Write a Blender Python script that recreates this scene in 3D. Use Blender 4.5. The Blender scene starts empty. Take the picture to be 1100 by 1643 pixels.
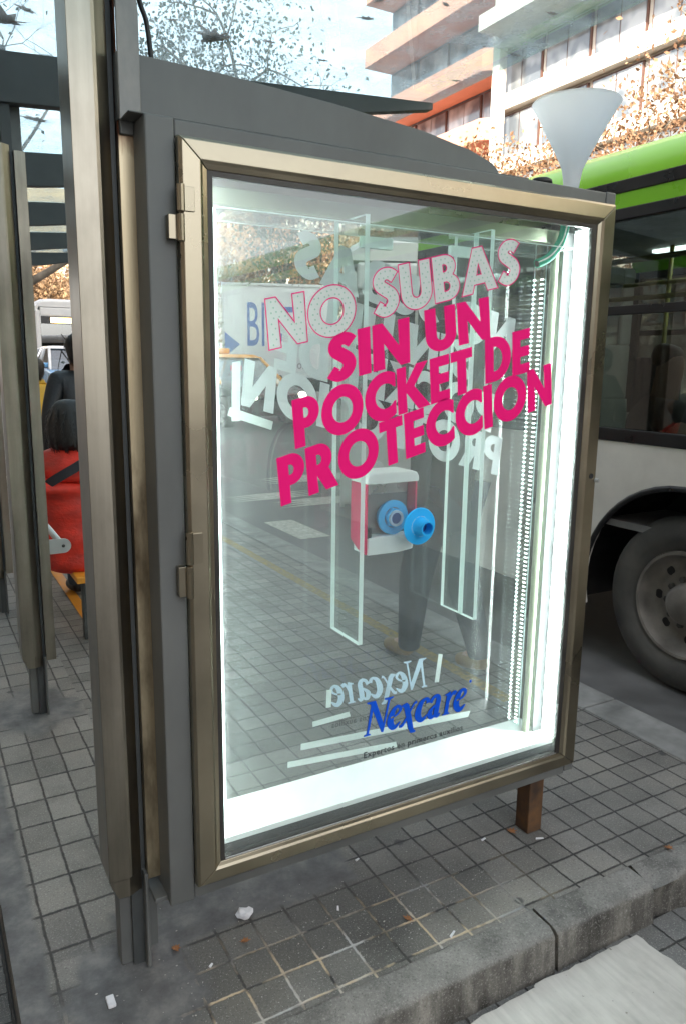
import bpy, bmesh, math, random
from mathutils import Vector, Matrix
R = math.radians
rng = random.Random(7)
SC = bpy.context.scene
COL = SC.collection

# ------------------------------------------------------------------ camera
H, S = 1.65, 1.74
F, PITCH, ROLL, AZ = 1220.0, R(11.0), R(0.75), R(60.5)
cam = bpy.data.cameras.new('camera')
cam.sensor_fit = 'VERTICAL'; cam.sensor_height = 36.0; cam.sensor_width = 24.1
cam.lens = F / 1643.0 * 36.0
cam.clip_end = 2000; cam.clip_start = 0.05
camo = bpy.data.objects.new('camera', cam); COL.objects.link(camo)
def _w(r, f, u):
    return Vector((r*math.sin(AZ)+f*math.cos(AZ), -r*math.cos(AZ)+f*math.sin(AZ), u))
cr, sr, cp, sp = math.cos(ROLL), math.sin(ROLL), math.cos(PITCH), math.sin(PITCH)
xa = _w(cr, sr*sp, sr*cp); ya = _w(-sr, cr*sp, cr*cp); za = -_w(0, cp, -sp)
M = Matrix((xa, ya, za)).transposed().to_4x4(); M.translation = Vector((0, -S, H))
camo.matrix_world = M
SC.camera = camo

# ------------------------------------------------------------------ world and sun
SUN_EL, SUN_AZ = R(33), Vector((-0.80, -0.60))        # horizontal direction towards the sun
w = bpy.data.worlds.new('World'); SC.world = w; w.use_nodes = True
nt = w.node_tree; bg = nt.nodes['Background']
sky = nt.nodes.new('ShaderNodeTexSky'); sky.sky_type = 'NISHITA'; sky.sun_disc = False
sky.sun_elevation = SUN_EL; sky.sun_rotation = math.atan2(SUN_AZ.x, SUN_AZ.y)
sky.air_density = 1.0; sky.dust_density = 2.5; sky.ozone_density = 1.0
hz = nt.nodes.new('ShaderNodeHueSaturation'); hz.inputs['Saturation'].default_value = .22     # pale hazy winter sky
nt.links.new(sky.outputs[0], hz.inputs['Color']); nt.links.new(hz.outputs[0], bg.inputs[0]); bg.inputs[1].default_value = 0.15
sl = bpy.data.lights.new('sun', 'SUN'); sl.energy = 3.0; sl.angle = R(0.5); sl.color = (1.0, 0.86, 0.68)
so = bpy.data.objects.new('sun', sl); COL.objects.link(so)
sd = Vector((SUN_AZ.x*math.cos(SUN_EL), SUN_AZ.y*math.cos(SUN_EL), math.sin(SUN_EL))).normalized()
so.rotation_euler = sd.to_track_quat('Z', 'Y').to_euler()
so.location = (-20, -20, 60)
SC.view_settings.view_transform = 'Standard'; SC.view_settings.look = 'None'
SC.view_settings.exposure = 2.38; SC.view_settings.gamma = 1.0
SC.cycles.max_bounces = 14; SC.cycles.transparent_max_bounces = 40
SC.cycles.glossy_bounces = 5; SC.cycles.diffuse_bounces = 4
SC.cycles.sample_clamp_indirect = 6.0
SC.cycles.use_denoising = True

# ------------------------------------------------------------------ materials
def lin(r, g, b):
    return tuple(((c/255)/12.92 if c/255 <= .04045 else ((c/255+.055)/1.055)**2.4) for c in (r, g, b))
def newmat(name):
    m = bpy.data.materials.new(name); m.use_nodes = True
    return m, m.node_tree, m.node_tree.nodes['Principled BSDF']
def N(t, typ, **kw):
    n = t.nodes.new(typ)
    for k, v in kw.items(): setattr(n, k, v)
    return n
def noise_fac(t, scale, detail=5, stretch=None, coord='Object', rough=.55):
    tc = N(t, 'ShaderNodeTexCoord'); mp = N(t, 'ShaderNodeMapping')
    if stretch: mp.inputs['Scale'].default_value = stretch
    t.links.new(tc.outputs[coord], mp.inputs[0])
    n = N(t, 'ShaderNodeTexNoise'); n.inputs['Scale'].default_value = scale; n.inputs['Detail'].default_value = detail
    n.inputs['Roughness'].default_value = rough
    t.links.new(mp.outputs[0], n.inputs['Vector'])
    return n.outputs['Fac']
def ramp(t, fac, stops):
    r = N(t, 'ShaderNodeValToRGB'); t.links.new(fac, r.inputs[0])
    e = r.color_ramp.elements
    while len(e) < len(stops): e.new(.5)
    for i, (p, c) in enumerate(stops):
        e[i].position = p; e[i].color = (*c, 1) if len(c) == 3 else c
    return r.outputs[0]
def mix(t, fac, a, b, typ='MIX'):
    m = N(t, 'ShaderNodeMix', data_type='RGBA', blend_type=typ)
    for s, v in ((m.inputs[0], fac), (m.inputs[6], a), (m.inputs[7], b)):
        if isinstance(v, (int, float)): s.default_value = v
        elif isinstance(v, tuple): s.default_value = (*v, 1) if len(v) == 3 else v
        else: t.links.new(v, s)
    return m.outputs[2]
def math_(t, op, a, b=None, c=None):
    m = N(t, 'ShaderNodeMath', operation=op)
    for i, v in enumerate((a, b, c)):
        if v is None: continue
        if isinstance(v, (int, float)): m.inputs[i].default_value = v
        else: t.links.new(v, m.inputs[i])
    return m.outputs[0]
def bump(t, p, h, strength=.3, dist=.005):
    b = N(t, 'ShaderNodeBump'); b.inputs['Strength'].default_value = strength; b.inputs['Distance'].default_value = dist
    t.links.new(h, b.inputs['Height']); t.links.new(b.outputs[0], p.inputs['Normal'])
def pmat(name, c, rough=.6, metal=0, var=.25, scale=6, stretch=None, bmp=0, c2=None, spec=.5, rvar=.15):
    m, t, p = newmat(name)
    f = noise_fac(t, scale, 6, stretch)
    lo = tuple(x*(1-var) for x in c) if c2 is None else c2
    hi = tuple(min(1, x*(1+var*.6)) for x in c) if c2 is None else c
    t.links.new(ramp(t, f, [(.32, lo), (.68, hi)]), p.inputs['Base Color'])
    rr = N(t, 'ShaderNodeMapRange'); t.links.new(f, rr.inputs[0])
    rr.inputs[1].default_value = .3; rr.inputs[2].default_value = .7
    rr.inputs[3].default_value = max(0.02, rough-rvar); rr.inputs[4].default_value = min(1, rough+rvar)
    t.links.new(rr.outputs[0], p.inputs['Roughness'])
    p.inputs['Metallic'].default_value = metal
    p.inputs['Specular IOR Level'].default_value = spec
    if bmp:
        bump(t, p, noise_fac(t, scale*6, 6, stretch), .35, bmp)
    return m
def emat(name, c, s):
    m, t, p = newmat(name)
    p.inputs['Base Color'].default_value = (.8, .8, .8, 1)
    p.inputs['Emission Color'].default_value = (*c, 1); p.inputs['Emission Strength'].default_value = s
    return m
def glassmat(name, tint=(.95, .98, .97), base=.04, dust=0.0, dustcol=(.75, .8, .8), dscale=3, rough=0.0, dmin=.35, dmax=.75):
    m = bpy.data.materials.new(name); m.use_nodes = True; t = m.node_tree
    for n in list(t.nodes): t.nodes.remove(n)
    out = N(t, 'ShaderNodeOutputMaterial')
    tr = N(t, 'ShaderNodeBsdfTransparent'); tr.inputs[0].default_value = (*tint, 1)
    gl = N(t, 'ShaderNodeBsdfGlossy'); gl.inputs['Roughness'].default_value = rough; gl.inputs[0].default_value = (1, 1, 1, 1)
    lw = N(t, 'ShaderNodeLayerWeight'); lw.inputs[0].default_value = .5
    f = math_(t, 'POWER', lw.outputs['Facing'], 5.0)
    f = math_(t, 'MULTIPLY_ADD', f, .9, base)
    mx = N(t, 'ShaderNodeMixShader'); t.links.new(f, mx.inputs[0]); t.links.new(tr.outputs[0], mx.inputs[1]); t.links.new(gl.outputs[0], mx.inputs[2])
    last = mx.outputs[0]
    if dust:
        d = N(t, 'ShaderNodeBsdfDiffuse'); d.inputs[0].default_value = (*dustcol, 1)
        tl = N(t, 'ShaderNodeBsdfTranslucent'); tl.inputs[0].default_value = (*dustcol, 1)
        ad = N(t, 'ShaderNodeMixShader'); ad.inputs[0].default_value = .5
        t.links.new(d.outputs[0], ad.inputs[1]); t.links.new(tl.outputs[0], ad.inputs[2])
        nf = noise_fac(t, dscale, 8, None, 'Object', .7)
        mr = N(t, 'ShaderNodeMapRange'); t.links.new(nf, mr.inputs[0]); mr.inputs[1].default_value = dmin; mr.inputs[2].default_value = dmax
        mr.inputs[3].default_value = dust*.35; mr.inputs[4].default_value = dust*1.6
        m2 = N(t, 'ShaderNodeMixShader'); t.links.new(mr.outputs[0], m2.inputs[0]); t.links.new(last, m2.inputs[1]); t.links.new(ad.outputs[0], m2.inputs[2])
        last = m2.outputs[0]
    t.links.new(last, out.inputs[0])
    return m
def vinylmat(name, c, trans=.45, rough=.5):
    m, t, p = newmat(name)
    p.inputs['Base Color'].default_value = (*c, 1); p.inputs['Roughness'].default_value = rough
    p.inputs['Specular IOR Level'].default_value = .3
    tl = N(t, 'ShaderNodeBsdfTranslucent'); tl.inputs[0].default_value = (*c, 1)
    mx = N(t, 'ShaderNodeMixShader'); mx.inputs[0].default_value = trans
    t.links.new(p.outputs[0], mx.inputs[1]); t.links.new(tl.outputs[0], mx.inputs[2])
    t.links.new(mx.outputs[0], t.nodes['Material Output'].inputs[0])
    return m

# --- paving with small square tiles (joints run along world x and y)
def paving(name, sx=.1098, ox=.655, sy=.1135, oy=.022, left=False, tone=(.225, .216, .198), sand=True):
    m, t, p = newmat(name)
    tc = N(t, 'ShaderNodeTexCoord'); sep = N(t, 'ShaderNodeSeparateXYZ')
    wob = N(t, 'ShaderNodeTexNoise'); wob.inputs['Scale'].default_value = 6.0; wob.inputs['Detail'].default_value = 6; wob.inputs['Roughness'].default_value = .7
    t.links.new(tc.outputs['Object'], wob.inputs['Vector'])
    wv = N(t, 'ShaderNodeVectorMath', operation='MULTIPLY_ADD')
    t.links.new(wob.outputs['Color'], wv.inputs[0]); wv.inputs[1].default_value = (.012, .012, 0); t.links.new(tc.outputs['Object'], wv.inputs[2])
    t.links.new(wv.outputs[0], sep.inputs[0])
    X, Y = sep.outputs[0], sep.outputs[1]
    ux = math_(t, 'DIVIDE', math_(t, 'SUBTRACT', X, ox+.006), sx)
    uy = math_(t, 'DIVIDE', math_(t, 'SUBTRACT', Y, oy+.006), sy)
    if left:                                             # longer tiles in the part beside the shelter posts
        uy2 = math_(t, 'DIVIDE', math_(t, 'SUBTRACT', Y, .3), .165)
        sel = math_(t, 'LESS_THAN', X, .62)
        sel = math_(t, 'MULTIPLY', sel, math_(t, 'GREATER_THAN', Y, .25))
        uy = math_(t, 'ADD', math_(t, 'MULTIPLY', uy, math_(t, 'SUBTRACT', 1.0, sel)), math_(t, 'MULTIPLY', uy2, sel))
    def edge(u, s):
        fr = math_(t, 'FRACT', u); d = math_(t, 'ABSOLUTE', math_(t, 'SUBTRACT', fr, .5))
        return math_(t, 'MULTIPLY', math_(t, 'SUBTRACT', .5, d), s)     # metres from the joint
    d = math_(t, 'MINIMUM', edge(ux, sx), edge(uy, sy))
    jn = noise_fac(t, 55, 4)
    d2 = math_(t, 'ADD', d, math_(t, 'MULTIPLY', math_(t, 'SUBTRACT', jn, .5), .0075))
    jr = N(t, 'ShaderNodeMapRange'); t.links.new(d2, jr.inputs[0]); jr.inputs[1].default_value = .0022; jr.inputs[2].default_value = .0052
    tile = jr.outputs[0]                                  # 0 in the joint, 1 on the tile
    cell = N(t, 'ShaderNodeCombineXYZ'); t.links.new(math_(t, 'FLOOR', ux), cell.inputs[0]); t.links.new(math_(t, 'FLOOR', uy), cell.inputs[1])
    wn = N(t, 'ShaderNodeTexWhiteNoise', noise_dimensions='3D'); t.links.new(cell.outputs[0], wn.inputs['Vector'])
    a = tuple(x*.78 for x in tone); b = tuple(x*1.18 for x in tone)
    tcol = mix(t, wn.outputs['Value'], a, b)
    big = noise_fac(t, 2.2, 6, None, 'Object', .65)
    tcol = mix(t, .75, tcol, ramp(t, big, [(.3, (.36, .36, .36)), (.50, (.82, .82, .82)), (.70, (1.15, 1.11, 1.04))]), 'MULTIPLY')
    grit = noise_fac(t, 170, 3, None, 'Object', .85)
    tcol = mix(t, ramp(t, grit, [(.575, (0, 0, 0)), (.63, (.55, .55, .55))]), tcol, (.52, .51, .47))
    grit2 = noise_fac(t, 120, 3, None, 'Object', .85)
    tcol = mix(t, ramp(t, grit2, [(.36, (.6, .6, .6)), (.43, (0, 0, 0))]), tcol, (.07, .068, .065))
    if left:                                              # grime plus the case's shade, painted as one darker patch
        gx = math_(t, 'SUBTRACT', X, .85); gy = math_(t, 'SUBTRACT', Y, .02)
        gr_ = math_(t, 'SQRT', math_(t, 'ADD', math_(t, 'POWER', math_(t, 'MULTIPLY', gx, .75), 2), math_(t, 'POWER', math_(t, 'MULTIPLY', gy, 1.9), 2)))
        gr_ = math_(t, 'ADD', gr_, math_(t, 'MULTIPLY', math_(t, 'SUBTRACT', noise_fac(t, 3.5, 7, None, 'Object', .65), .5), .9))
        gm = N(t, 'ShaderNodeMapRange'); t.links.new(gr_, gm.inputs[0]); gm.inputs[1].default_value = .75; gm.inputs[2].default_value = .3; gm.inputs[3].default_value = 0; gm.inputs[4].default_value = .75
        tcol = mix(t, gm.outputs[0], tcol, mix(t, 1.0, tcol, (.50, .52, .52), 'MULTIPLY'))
    # dark round gum spots
    vo = N(t, 'ShaderNodeTexVoronoi'); vo.inputs['Scale'].default_value = 4.2; vo.inputs['Randomness'].default_value = 1
    t.links.new(tc.outputs['Object'], vo.inputs['Vector'])
    gum = ramp(t, vo.outputs['Distance'], [(.055, (.8, .8, .8)), (.085, (0, 0, 0))])
    tcol = mix(t, gum, tcol, (.05, .05, .052))
    jcol = ramp(t, noise_fac(t, 9, 4), [(.35, (.03, .03, .03)), (.7, (.075, .072, .066))])
    if sand:                                              # joints filled with pale sand near the shelter end
        mx_ = N(t, 'ShaderNodeMapRange'); t.links.new(Y, mx_.inputs[0]); mx_.inputs[1].default_value = .14; mx_.inputs[2].default_value = -.06
        mxx = N(t, 'ShaderNodeMapRange'); t.links.new(X, mxx.inputs[0]); mxx.inputs[1].default_value = 1.75; mxx.inputs[2].default_value = 1.35
        zone = math_(t, 'MULTIPLY', mx_.outputs[0], mxx.outputs[0])
        sn = ramp(t, noise_fac(t, 7, 5), [(.40, (0, 0, 0)), (.52, (1, 1, 1))])
        sf = math_(t, 'MULTIPLY', zone, sn)
        scol = ramp(t, noise_fac(t, 5, 3), [(.38, (.42, .42, .41)), (.55, (.5, .4, .27))])
        jcol = mix(t, sf, jcol, scol)
        spill = ramp(t, noise_fac(t, 130, 2, None, 'Object', .8), [(.66, (0, 0, 0)), (.7, (1, 1, 1))])
        tcol = mix(t, math_(t, 'MULTIPLY', spill, math_(t, 'MULTIPLY', zone, .7)), tcol, (.62, .61, .58))
    if left:                                              # cement skim around the post feet
        dx = math_(t, 'SUBTRACT', X, .40); dy = math_(t, 'SUBTRACT', Y, .06)
        r1 = math_(t, 'SQRT', math_(t, 'ADD', math_(t, 'POWER', math_(t, 'MULTIPLY', dx, 1.0), 2), math_(t, 'POWER', math_(t, 'MULTIPLY', dy, .8), 2)))
        dy2 = math_(t, 'SUBTRACT', Y, 1.95)
        r2 = math_(t, 'SQRT', math_(t, 'ADD', math_(t, 'POWER', dx, 2), math_(t, 'POWER', math_(t, 'MULTIPLY', dy2, .8), 2)))
        rr = math_(t, 'MINIMUM', r1, math_(t, 'ADD', r2, -.02))
        rr = math_(t, 'ADD', rr, math_(t, 'MULTIPLY', math_(t, 'SUBTRACT', noise_fac(t, 9, 5), .5), .22))
        strip = math_(t, 'SUBTRACT', X, .20)
        strip = math_(t, 'ADD', strip, math_(t, 'MULTIPLY', math_(t, 'SUBTRACT', noise_fac(t, 5, 4), .5), .05))
        cm = N(t, 'ShaderNodeMapRange'); t.links.new(rr, cm.inputs[0]); cm.inputs[1].default_value = .20; cm.inputs[2].default_value = .15
        cs = N(t, 'ShaderNodeMapRange'); t.links.new(strip, cs.inputs[0]); cs.inputs[1].default_value = .012; cs.inputs[2].default_value = -.006
        bx_ = math_(t, 'MAXIMUM', math_(t, 'SUBTRACT', math_(t, 'ABSOLUTE', math_(t, 'SUBTRACT', X, .78)), .38), math_(t, 'SUBTRACT', math_(t, 'ABSOLUTE', math_(t, 'SUBTRACT', Y, .27)), .11))
        bx_ = math_(t, 'ADD', bx_, math_(t, 'MULTIPLY', math_(t, 'SUBTRACT', noise_fac(t, 8, 5), .5), .05))
        cb = N(t, 'ShaderNodeMapRange'); t.links.new(bx_, cb.inputs[0]); cb.inputs[1].default_value = .012; cb.inputs[2].default_value = -.01
        cem = math_(t, 'MAXIMUM', cb.outputs[0], math_(t, 'MAXIMUM', cm.outputs[0], cs.outputs[0]))
        ccol = ramp(t, noise_fac(t, 7, 8, None, 'Object', .7), [(.3, (.06, .06, .06)), (.5, (.12, .12, .12)), (.75, (.24, .235, .22))])
        tile = math_(t, 'MAXIMUM', tile, cem)
        tcol = mix(t, cem, tcol, ccol)
    col = mix(t, tile, jcol, tcol)
    t.links.new(col, p.inputs['Base Color'])
    p.inputs['Roughness'].default_value = .62; p.inputs['Specular IOR Level'].default_value = .35
    hgt = math_(t, 'ADD', math_(t, 'MULTIPLY', tile, .8), math_(t, 'MULTIPLY', noise_fac(t, 90, 4), .25))
    bump(t, p, hgt, .8, .004)
    return m

MT = {}
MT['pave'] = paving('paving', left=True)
MT['pave_low'] = paving('lower_paving', sand=False, tone=(.17, .17, .165))
MT['asphalt'] = pmat('asphalt', (.115, .114, .112), .7, 0, .35, 3, None, .004)
def kerbmat():
    m, t, p = newmat('kerb_concrete')
    big = noise_fac(t, 4.5, 8, None, 'Object', .68); st = noise_fac(t, 14, 6, (1, 1, .18), 'Object', .6); gr = noise_fac(t, 150, 4, None, 'Object', .85)
    c = ramp(t, big, [(.30, (.085, .083, .078)), (.48, (.19, .185, .172)), (.62, (.25, .243, .225)), (.75, (.33, .32, .30))])
    g_ = N(t, 'ShaderNodeNewGeometry'); sp_ = N(t, 'ShaderNodeSeparateXYZ'); t.links.new(g_.outputs['Normal'], sp_.inputs[0])
    side = N(t, 'ShaderNodeMapRange'); t.links.new(sp_.outputs[2], side.inputs[0]); side.inputs[1].default_value = .75; side.inputs[2].default_value = .35
    dirt = ramp(t, st, [(.36, (.30, .29, .27)), (.52, (.62, .6, .57)), (.68, (1.15, 1.12, 1.05))])
    c = mix(t, side.outputs[0], c, mix(t, 1.0, c, dirt, 'MULTIPLY'))
    c = mix(t, ramp(t, gr, [(.56, (0, 0, 0)), (.63, (.55,)*3)]), c, (.40, .39, .36)); c = mix(t, ramp(t, gr, [(.36, (.65,)*3), (.44, (0, 0, 0))]), c, (.055, .053, .05))
    t.links.new(c, p.inputs['Base Color']); p.inputs['Roughness'].default_value = .88; p.inputs['Specular IOR Level'].default_value = .25
    bump(t, p, math_(t, 'ADD', noise_fac(t, 45, 8, None, 'Object', .7), math_(t, 'MULTIPLY', gr, .3)), .6, .005)
    return m
MT['kerb'] = kerbmat()
MT['slab'] = pmat('kerb_slab', (.22, .22, .21), .8, 0, .4, 6, None, .003)
MT['grit'] = pmat('pale_grit', (.42, .41, .38), .8, 0, .3, 90)
MT['yellow_line'] = pmat('worn_yellow_paint', (.36, .25, .06), .7, 0, .5, 30, None, 0, c2=(.12, .1, .07))
MT['white_line'] = pmat('worn_white_paint', (.45, .44, .38), .7, 0, .4, 25)
MT['grey'] = pmat('grey_paint', (.118, .122, .117), .48, 0, .36, 2.6, (1, 1, .5), .0012, rvar=.1)
MT['weld'] = pmat('stained_weld_plate', (.30, .285, .26), .5, .3, .4, 9, (1, 1, .5), .001, c2=(.13, .13, .125))
MT['dgrey'] = pmat('dark_grey_paint', (.05, .055, .055), .55, 0, .3, 5)
MT['black'] = pmat('black_rubber', (.014, .014, .015), .5, 0, .3, 9)
def steelmat():
    m, t, p = newmat('brushed_steel')
    st = noise_fac(t, 26, 5, (1, 1, .035)); bl = noise_fac(t, 3.2, 6, (1, 1, .45), 'Object', .65)
    c = ramp(t, st, [(.3, (.25, .23, .19)), (.7, (.40, .365, .305))])
    c = mix(t, .7, c, ramp(t, bl, [(.3, (.45, .43, .4)), (.55, (.95, .93, .9)), (.75, (1.05, 1, .92))]), 'MULTIPLY')
    t.links.new(c, p.inputs['Base Color']); p.inputs['Metallic'].default_value = 1.0
    t.links.new(ramp(t, st, [(.2, (.26,)*3), (.8, (.40,)*3)]), p.inputs['Roughness'])
    bump(t, p, st, .12, .001)
    return m
MT['steel'] = steelmat()
def rustymat():
    m, t, p = newmat('brassy_stained_steel')
    st = noise_fac(t, 30, 5, (1, 1, .05)); bl = noise_fac(t, 4, 6, (1, 1, .3), 'Object', .65)
    c = ramp(t, st, [(.3, (.34, .27, .17)), (.7, (.56, .47, .32))])
    c = mix(t, ramp(t, bl, [(.36, (1, 1, 1)), (.5, (0, 0, 0))]), c, (.10, .07, .04))
    tc = N(t, 'ShaderNodeTexCoord'); sp_ = N(t, 'ShaderNodeSeparateXYZ'); t.links.new(tc.outputs['Object'], sp_.inputs[0])
    z = math_(t, 'ADD', sp_.outputs[2], math_(t, 'MULTIPLY', math_(t, 'SUBTRACT', noise_fac(t, 40, 4, (1, 1, .2)), .5), .12))
    mr = N(t, 'ShaderNodeMapRange'); t.links.new(z, mr.inputs[0]); mr.inputs[1].default_value = 2.10; mr.inputs[2].default_value = 2.15
    c = mix(t, mr.outputs[0], c, (.09, .03, .012))
    t.links.new(c, p.inputs['Base Color']); p.inputs['Metallic'].default_value = .85; p.inputs['Roughness'].default_value = .34
    return m
MT['brass'] = rustymat()
MT['gold'] = pmat('bronze_anodised_aluminium', (.335, .292, .215), .30, 1.0, .22, 3.5, (1, 1, 1), .0004, rvar=.07)
MT['golddark'] = pmat('dark_bronze_gasket', (.05, .045, .04), .45, .3, .3, 6)
MT['rust'] = pmat('rusty_brown_leg', (.15, .075, .03), .8, 0, .6, 14, None, .003, c2=(.04, .022, .014))
MT['glass'] = glassmat('clear_glass', (.95, .985, .975), .05, .075, (.8, .85, .85), 2.2)
MT['glass_back'] = glassmat('clear_rear_glass', (.96, .985, .98), .03, .026, (.8, .85, .85), 3)
MT['roofglass'] = glassmat('dusty_roof_glass', (.80, .915, .945), .05, .25, (.78, .87, .91), 5)
MT['acryl'] = glassmat('clear_acrylic', (.94, .975, .965), .04, .02, (.8, .9, .88), 8)
MT['acryl_edge'] = vinylmat('acrylic_edge', (.86, .96, .94), .5, .25)
MT['white_board'] = pmat('white_board', (.86, .86, .85), .5, 0, .05, 4)
MT['white_plastic'] = pmat('white_plastic', (.72, .74, .74), .35, 0, .05, 4)
MT['magenta'] = vinylmat('magenta_vinyl', (.90, .0005, .185), .05, .7)
MT['magenta_dark'] = vinylmat('dark_magenta_vinyl', (.80, .002, .18), .1)
MT['vinyl_white'] = vinylmat('white_vinyl_back', (.60, .63, .64), .3)
MT['vinyl_pale'] = vinylmat('pale_dotted_vinyl', (.76, .79, .76), .3)
MT['vinyl_dot'] = vinylmat('green_vinyl_dot', (.40, .60, .50), .3)
MT['blue_logo'] = vinylmat('blue_vinyl', (.0, .09, .68), .1)
MT['paleblue'] = vinylmat('pale_blue_vinyl_back', (.52, .66, .78), .3)
MT['ink'] = pmat('black_ink', (.03, .035, .035), .6)
MT['tape'] = vinylmat('white_tape', (.74, .82, .79), .45)
MT['tube'] = emat('fluorescent_tube', (.90, 1.0, .97), 10)
MT['led'] = emat('led_light', (.82, 1.0, .96), 5)
MT['olive'] = pmat('olive_metal_channel', (.34, .36, .26), .4, .4, .2, 6, (1, 1, .1))
MT['red'] = vinylmat('red_plastic', (.60, .010, .09), .15, .3)
MT['smoke'] = pmat('grey_plastic_plate', (.15, .16, .165), .35, 0, .1, 6)
MT['cyan'] = vinylmat('blue_plastic', (.03, .46, .92), .12, .4)
MT['navy'] = pmat('dark_blue_hole', (.008, .06, .26), .6)
MT['alu'] = pmat('bare_aluminium', (.5, .5, .49), .35, .8, .15, 8)
MT['funnel'] = vinylmat('milky_plastic', (.93, .95, .98), .78, .35)
MT['hose'] = vinylmat('green_hose', (.0, .36, .22), .2, .25)
def boardmat():
    m, t, p = newmat('white_fibreboard')
    c = ramp(t, noise_fac(t, 3.5, 7, None, 'Object', .6), [(.3, (.40, .385, .35)), (.5, (.53, .51, .47)), (.7, (.60, .58, .54))])
    c = mix(t, ramp(t, noise_fac(t, 34, 3, None, 'Object', .7), [(.27, (.8,)*3), (.31, (0, 0, 0))]), c, (.16, .14, .12))
    c = mix(t, .5, c, ramp(t, noise_fac(t, 60, 4, (1, .15, 1)), [(.35, (.8,)*3), (.6, (1.05,)*3)]), 'MULTIPLY')
    t.links.new(c, p.inputs['Base Color']); p.inputs['Roughness'].default_value = .85
    bump(t, p, noise_fac(t, 25, 6), .35, .003); return m
MT['cardboard'] = boardmat() if True else pmat('white_fibreboard', (.52, .50, .46), .85, 0, .12, 4, None, .002)
MT['bus_green'] = pmat('green_bus_paint', (.25, .66, .03), .28, 0, .06, 2, None, 0, rvar=.05)
MT['bus_cream'] = pmat('dusty_cream_paint', (.68, .66, .61), .45, 0, .22, 1.6, None, 0)
MT['bus_white'] = pmat('white_bus_paint', (.72, .72, .70), .35, 0, .08, 2)
MT['bus_trim'] = pmat('black_trim', (.012, .012, .013), .35, 0, .2, 4)
MT['tyre'] = pmat('dusty_tyre', (.10, .096, .088), .85, 0, .45, 5, None, .003, c2=(.045, .044, .042))
MT['rim'] = pmat('dusty_steel_rim', (.22, .205, .185), .6, .3, .4, 6)
MT['busglass'] = glassmat('tinted_bus_glass', (.46, .50, .49), .06)
MT['carglass'] = glassmat('tinted_car_glass', (.30, .35, .37), .22)
MT['interior'] = pmat('bus_interior', (.20, .20, .2), .7)
MT['ceiling'] = pmat('bus_ceiling', (.72, .74, .72), .6)
MT['seatblue'] = pmat('dark_seat', (.04, .05, .07), .7)
MT['handrail'] = pmat('yellow_handrail', (.45, .42, .05), .35)
MT['bus_lamp'] = emat('bus_ceiling_lamp', (.92, 1.0, .95), 1.6)
MT['amber'] = emat('amber_sign', (1.0, .62, .18), 1.6)
MT['headlamp'] = emat('headlamp', (1.0, .9, .7), 3.0)
MT['taxi_black'] = pmat('black_car_paint', (.012, .013, .016), .2, 0, .2, 3)
MT['taxi_yellow'] = pmat('yellow_orange_car_paint', (.75, .33, .04), .3, 0, .08, 3)
MT['car_blue'] = pmat('light_blue_car_paint', (.14, .36, .62), .3, 0, .1, 3)
MT['car_white'] = pmat('white_car_paint', (.8, .82, .82), .3, 0, .05, 3)
MT['truck_white'] = pmat('dull_white_truck_panel', (.62, .63, .64), .5, 0, .10, 1.2)
MT['truck_blue'] = pmat('blue_lettering', (.03, .10, .38), .5)
MT['truck_grey'] = pmat('grey_lettering', (.2, .2, .22), .5)
MT['salmon'] = pmat('salmon_render', (.56, .27, .19), .8, 0, .15, .5)
MT['pale_conc'] = pmat('pale_concrete', (.62, .58, .51), .8, 0, .15, .6)
MT['grey_wall'] = pmat('blue_grey_wall', (.20, .22, .25), .8, 0, .2, .6)
MT['brown_frame'] = pmat('brown_window_frame', (.12, .06, .045), .6)
MT['tan_wall'] = pmat('tan_wall', (.50, .36, .22), .85, 0, .2, .3)
MT['brick'] = pmat('shade_wall', (.30, .27, .24), .85, 0, .2, .3)
def winmat():
    m, t, p = newmat('window_pane')
    f = noise_fac(t, .7, 2)
    t.links.new(ramp(t, f, [(.4, (.10, .12, .14)), (.6, (.34, .36, .37))]), p.inputs['Base Color'])
    p.inputs['Roughness'].default_value = .08; p.inputs['Specular IOR Level'].default_value = .8
    return m
MT['window'] = winmat()
MT['bark'] = pmat('plane_bark', (.22, .19, .15), .9, 0, .5, 5, (1, 1, .4), .01)
def leafmat(name, a, b, c, tr=.35):
    m, t, p = newmat(name)
    g = N(t, 'ShaderNodeNewGeometry')
    t.links.new(ramp(t, g.outputs['Random Per Island'], [(0, a), (.5, b), (1, c)]), p.inputs['Base Color'])
    p.inputs['Roughness'].default_value = .7
    tl = N(t, 'ShaderNodeBsdfTranslucent'); t.links.new(p.inputs['Base Color'].links[0].from_socket, tl.inputs[0])
    mx = N(t, 'ShaderNodeMixShader'); mx.inputs[0].default_value = tr
    t.links.new(p.outputs[0], mx.inputs[1]); t.links.new(tl.outputs[0], mx.inputs[2])
    t.links.new(mx.outputs[0], t.nodes['Material Output'].inputs[0])
    return m
MT['leaf_orange'] = leafmat('autumn_leaf', (.16, .085, .045), (.29, .165, .09), (.42, .28, .17))
MT['leaf_olive'] = leafmat('brown_olive_leaf', (.13, .085, .045), (.24, .15, .08), (.36, .23, .12))
MT['leaf_green'] = leafmat('evergreen_leaf', (.05, .075, .05), (.08, .11, .075), (.12, .15, .10), .5)
MT['dry_leaf'] = leafmat('dry_leaf', (.16, .06, .02), (.24, .10, .03), (.30, .14, .05), .3)
MT['dead_leaf'] = pmat('dead_leaf', (.30, .13, .05), .8, 0, .5, 40)
MT['paper'] = pmat('white_paper', (.72, .72, .74), .8, 0, .15, 20)
MT['skin'] = pmat('skin', (.42, .24, .17), .5, 0, .12, 12)
MT['hair'] = pmat('black_hair', (.012, .010, .009), .45, 0, .5, 40, (1, 1, .2), .004)
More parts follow.
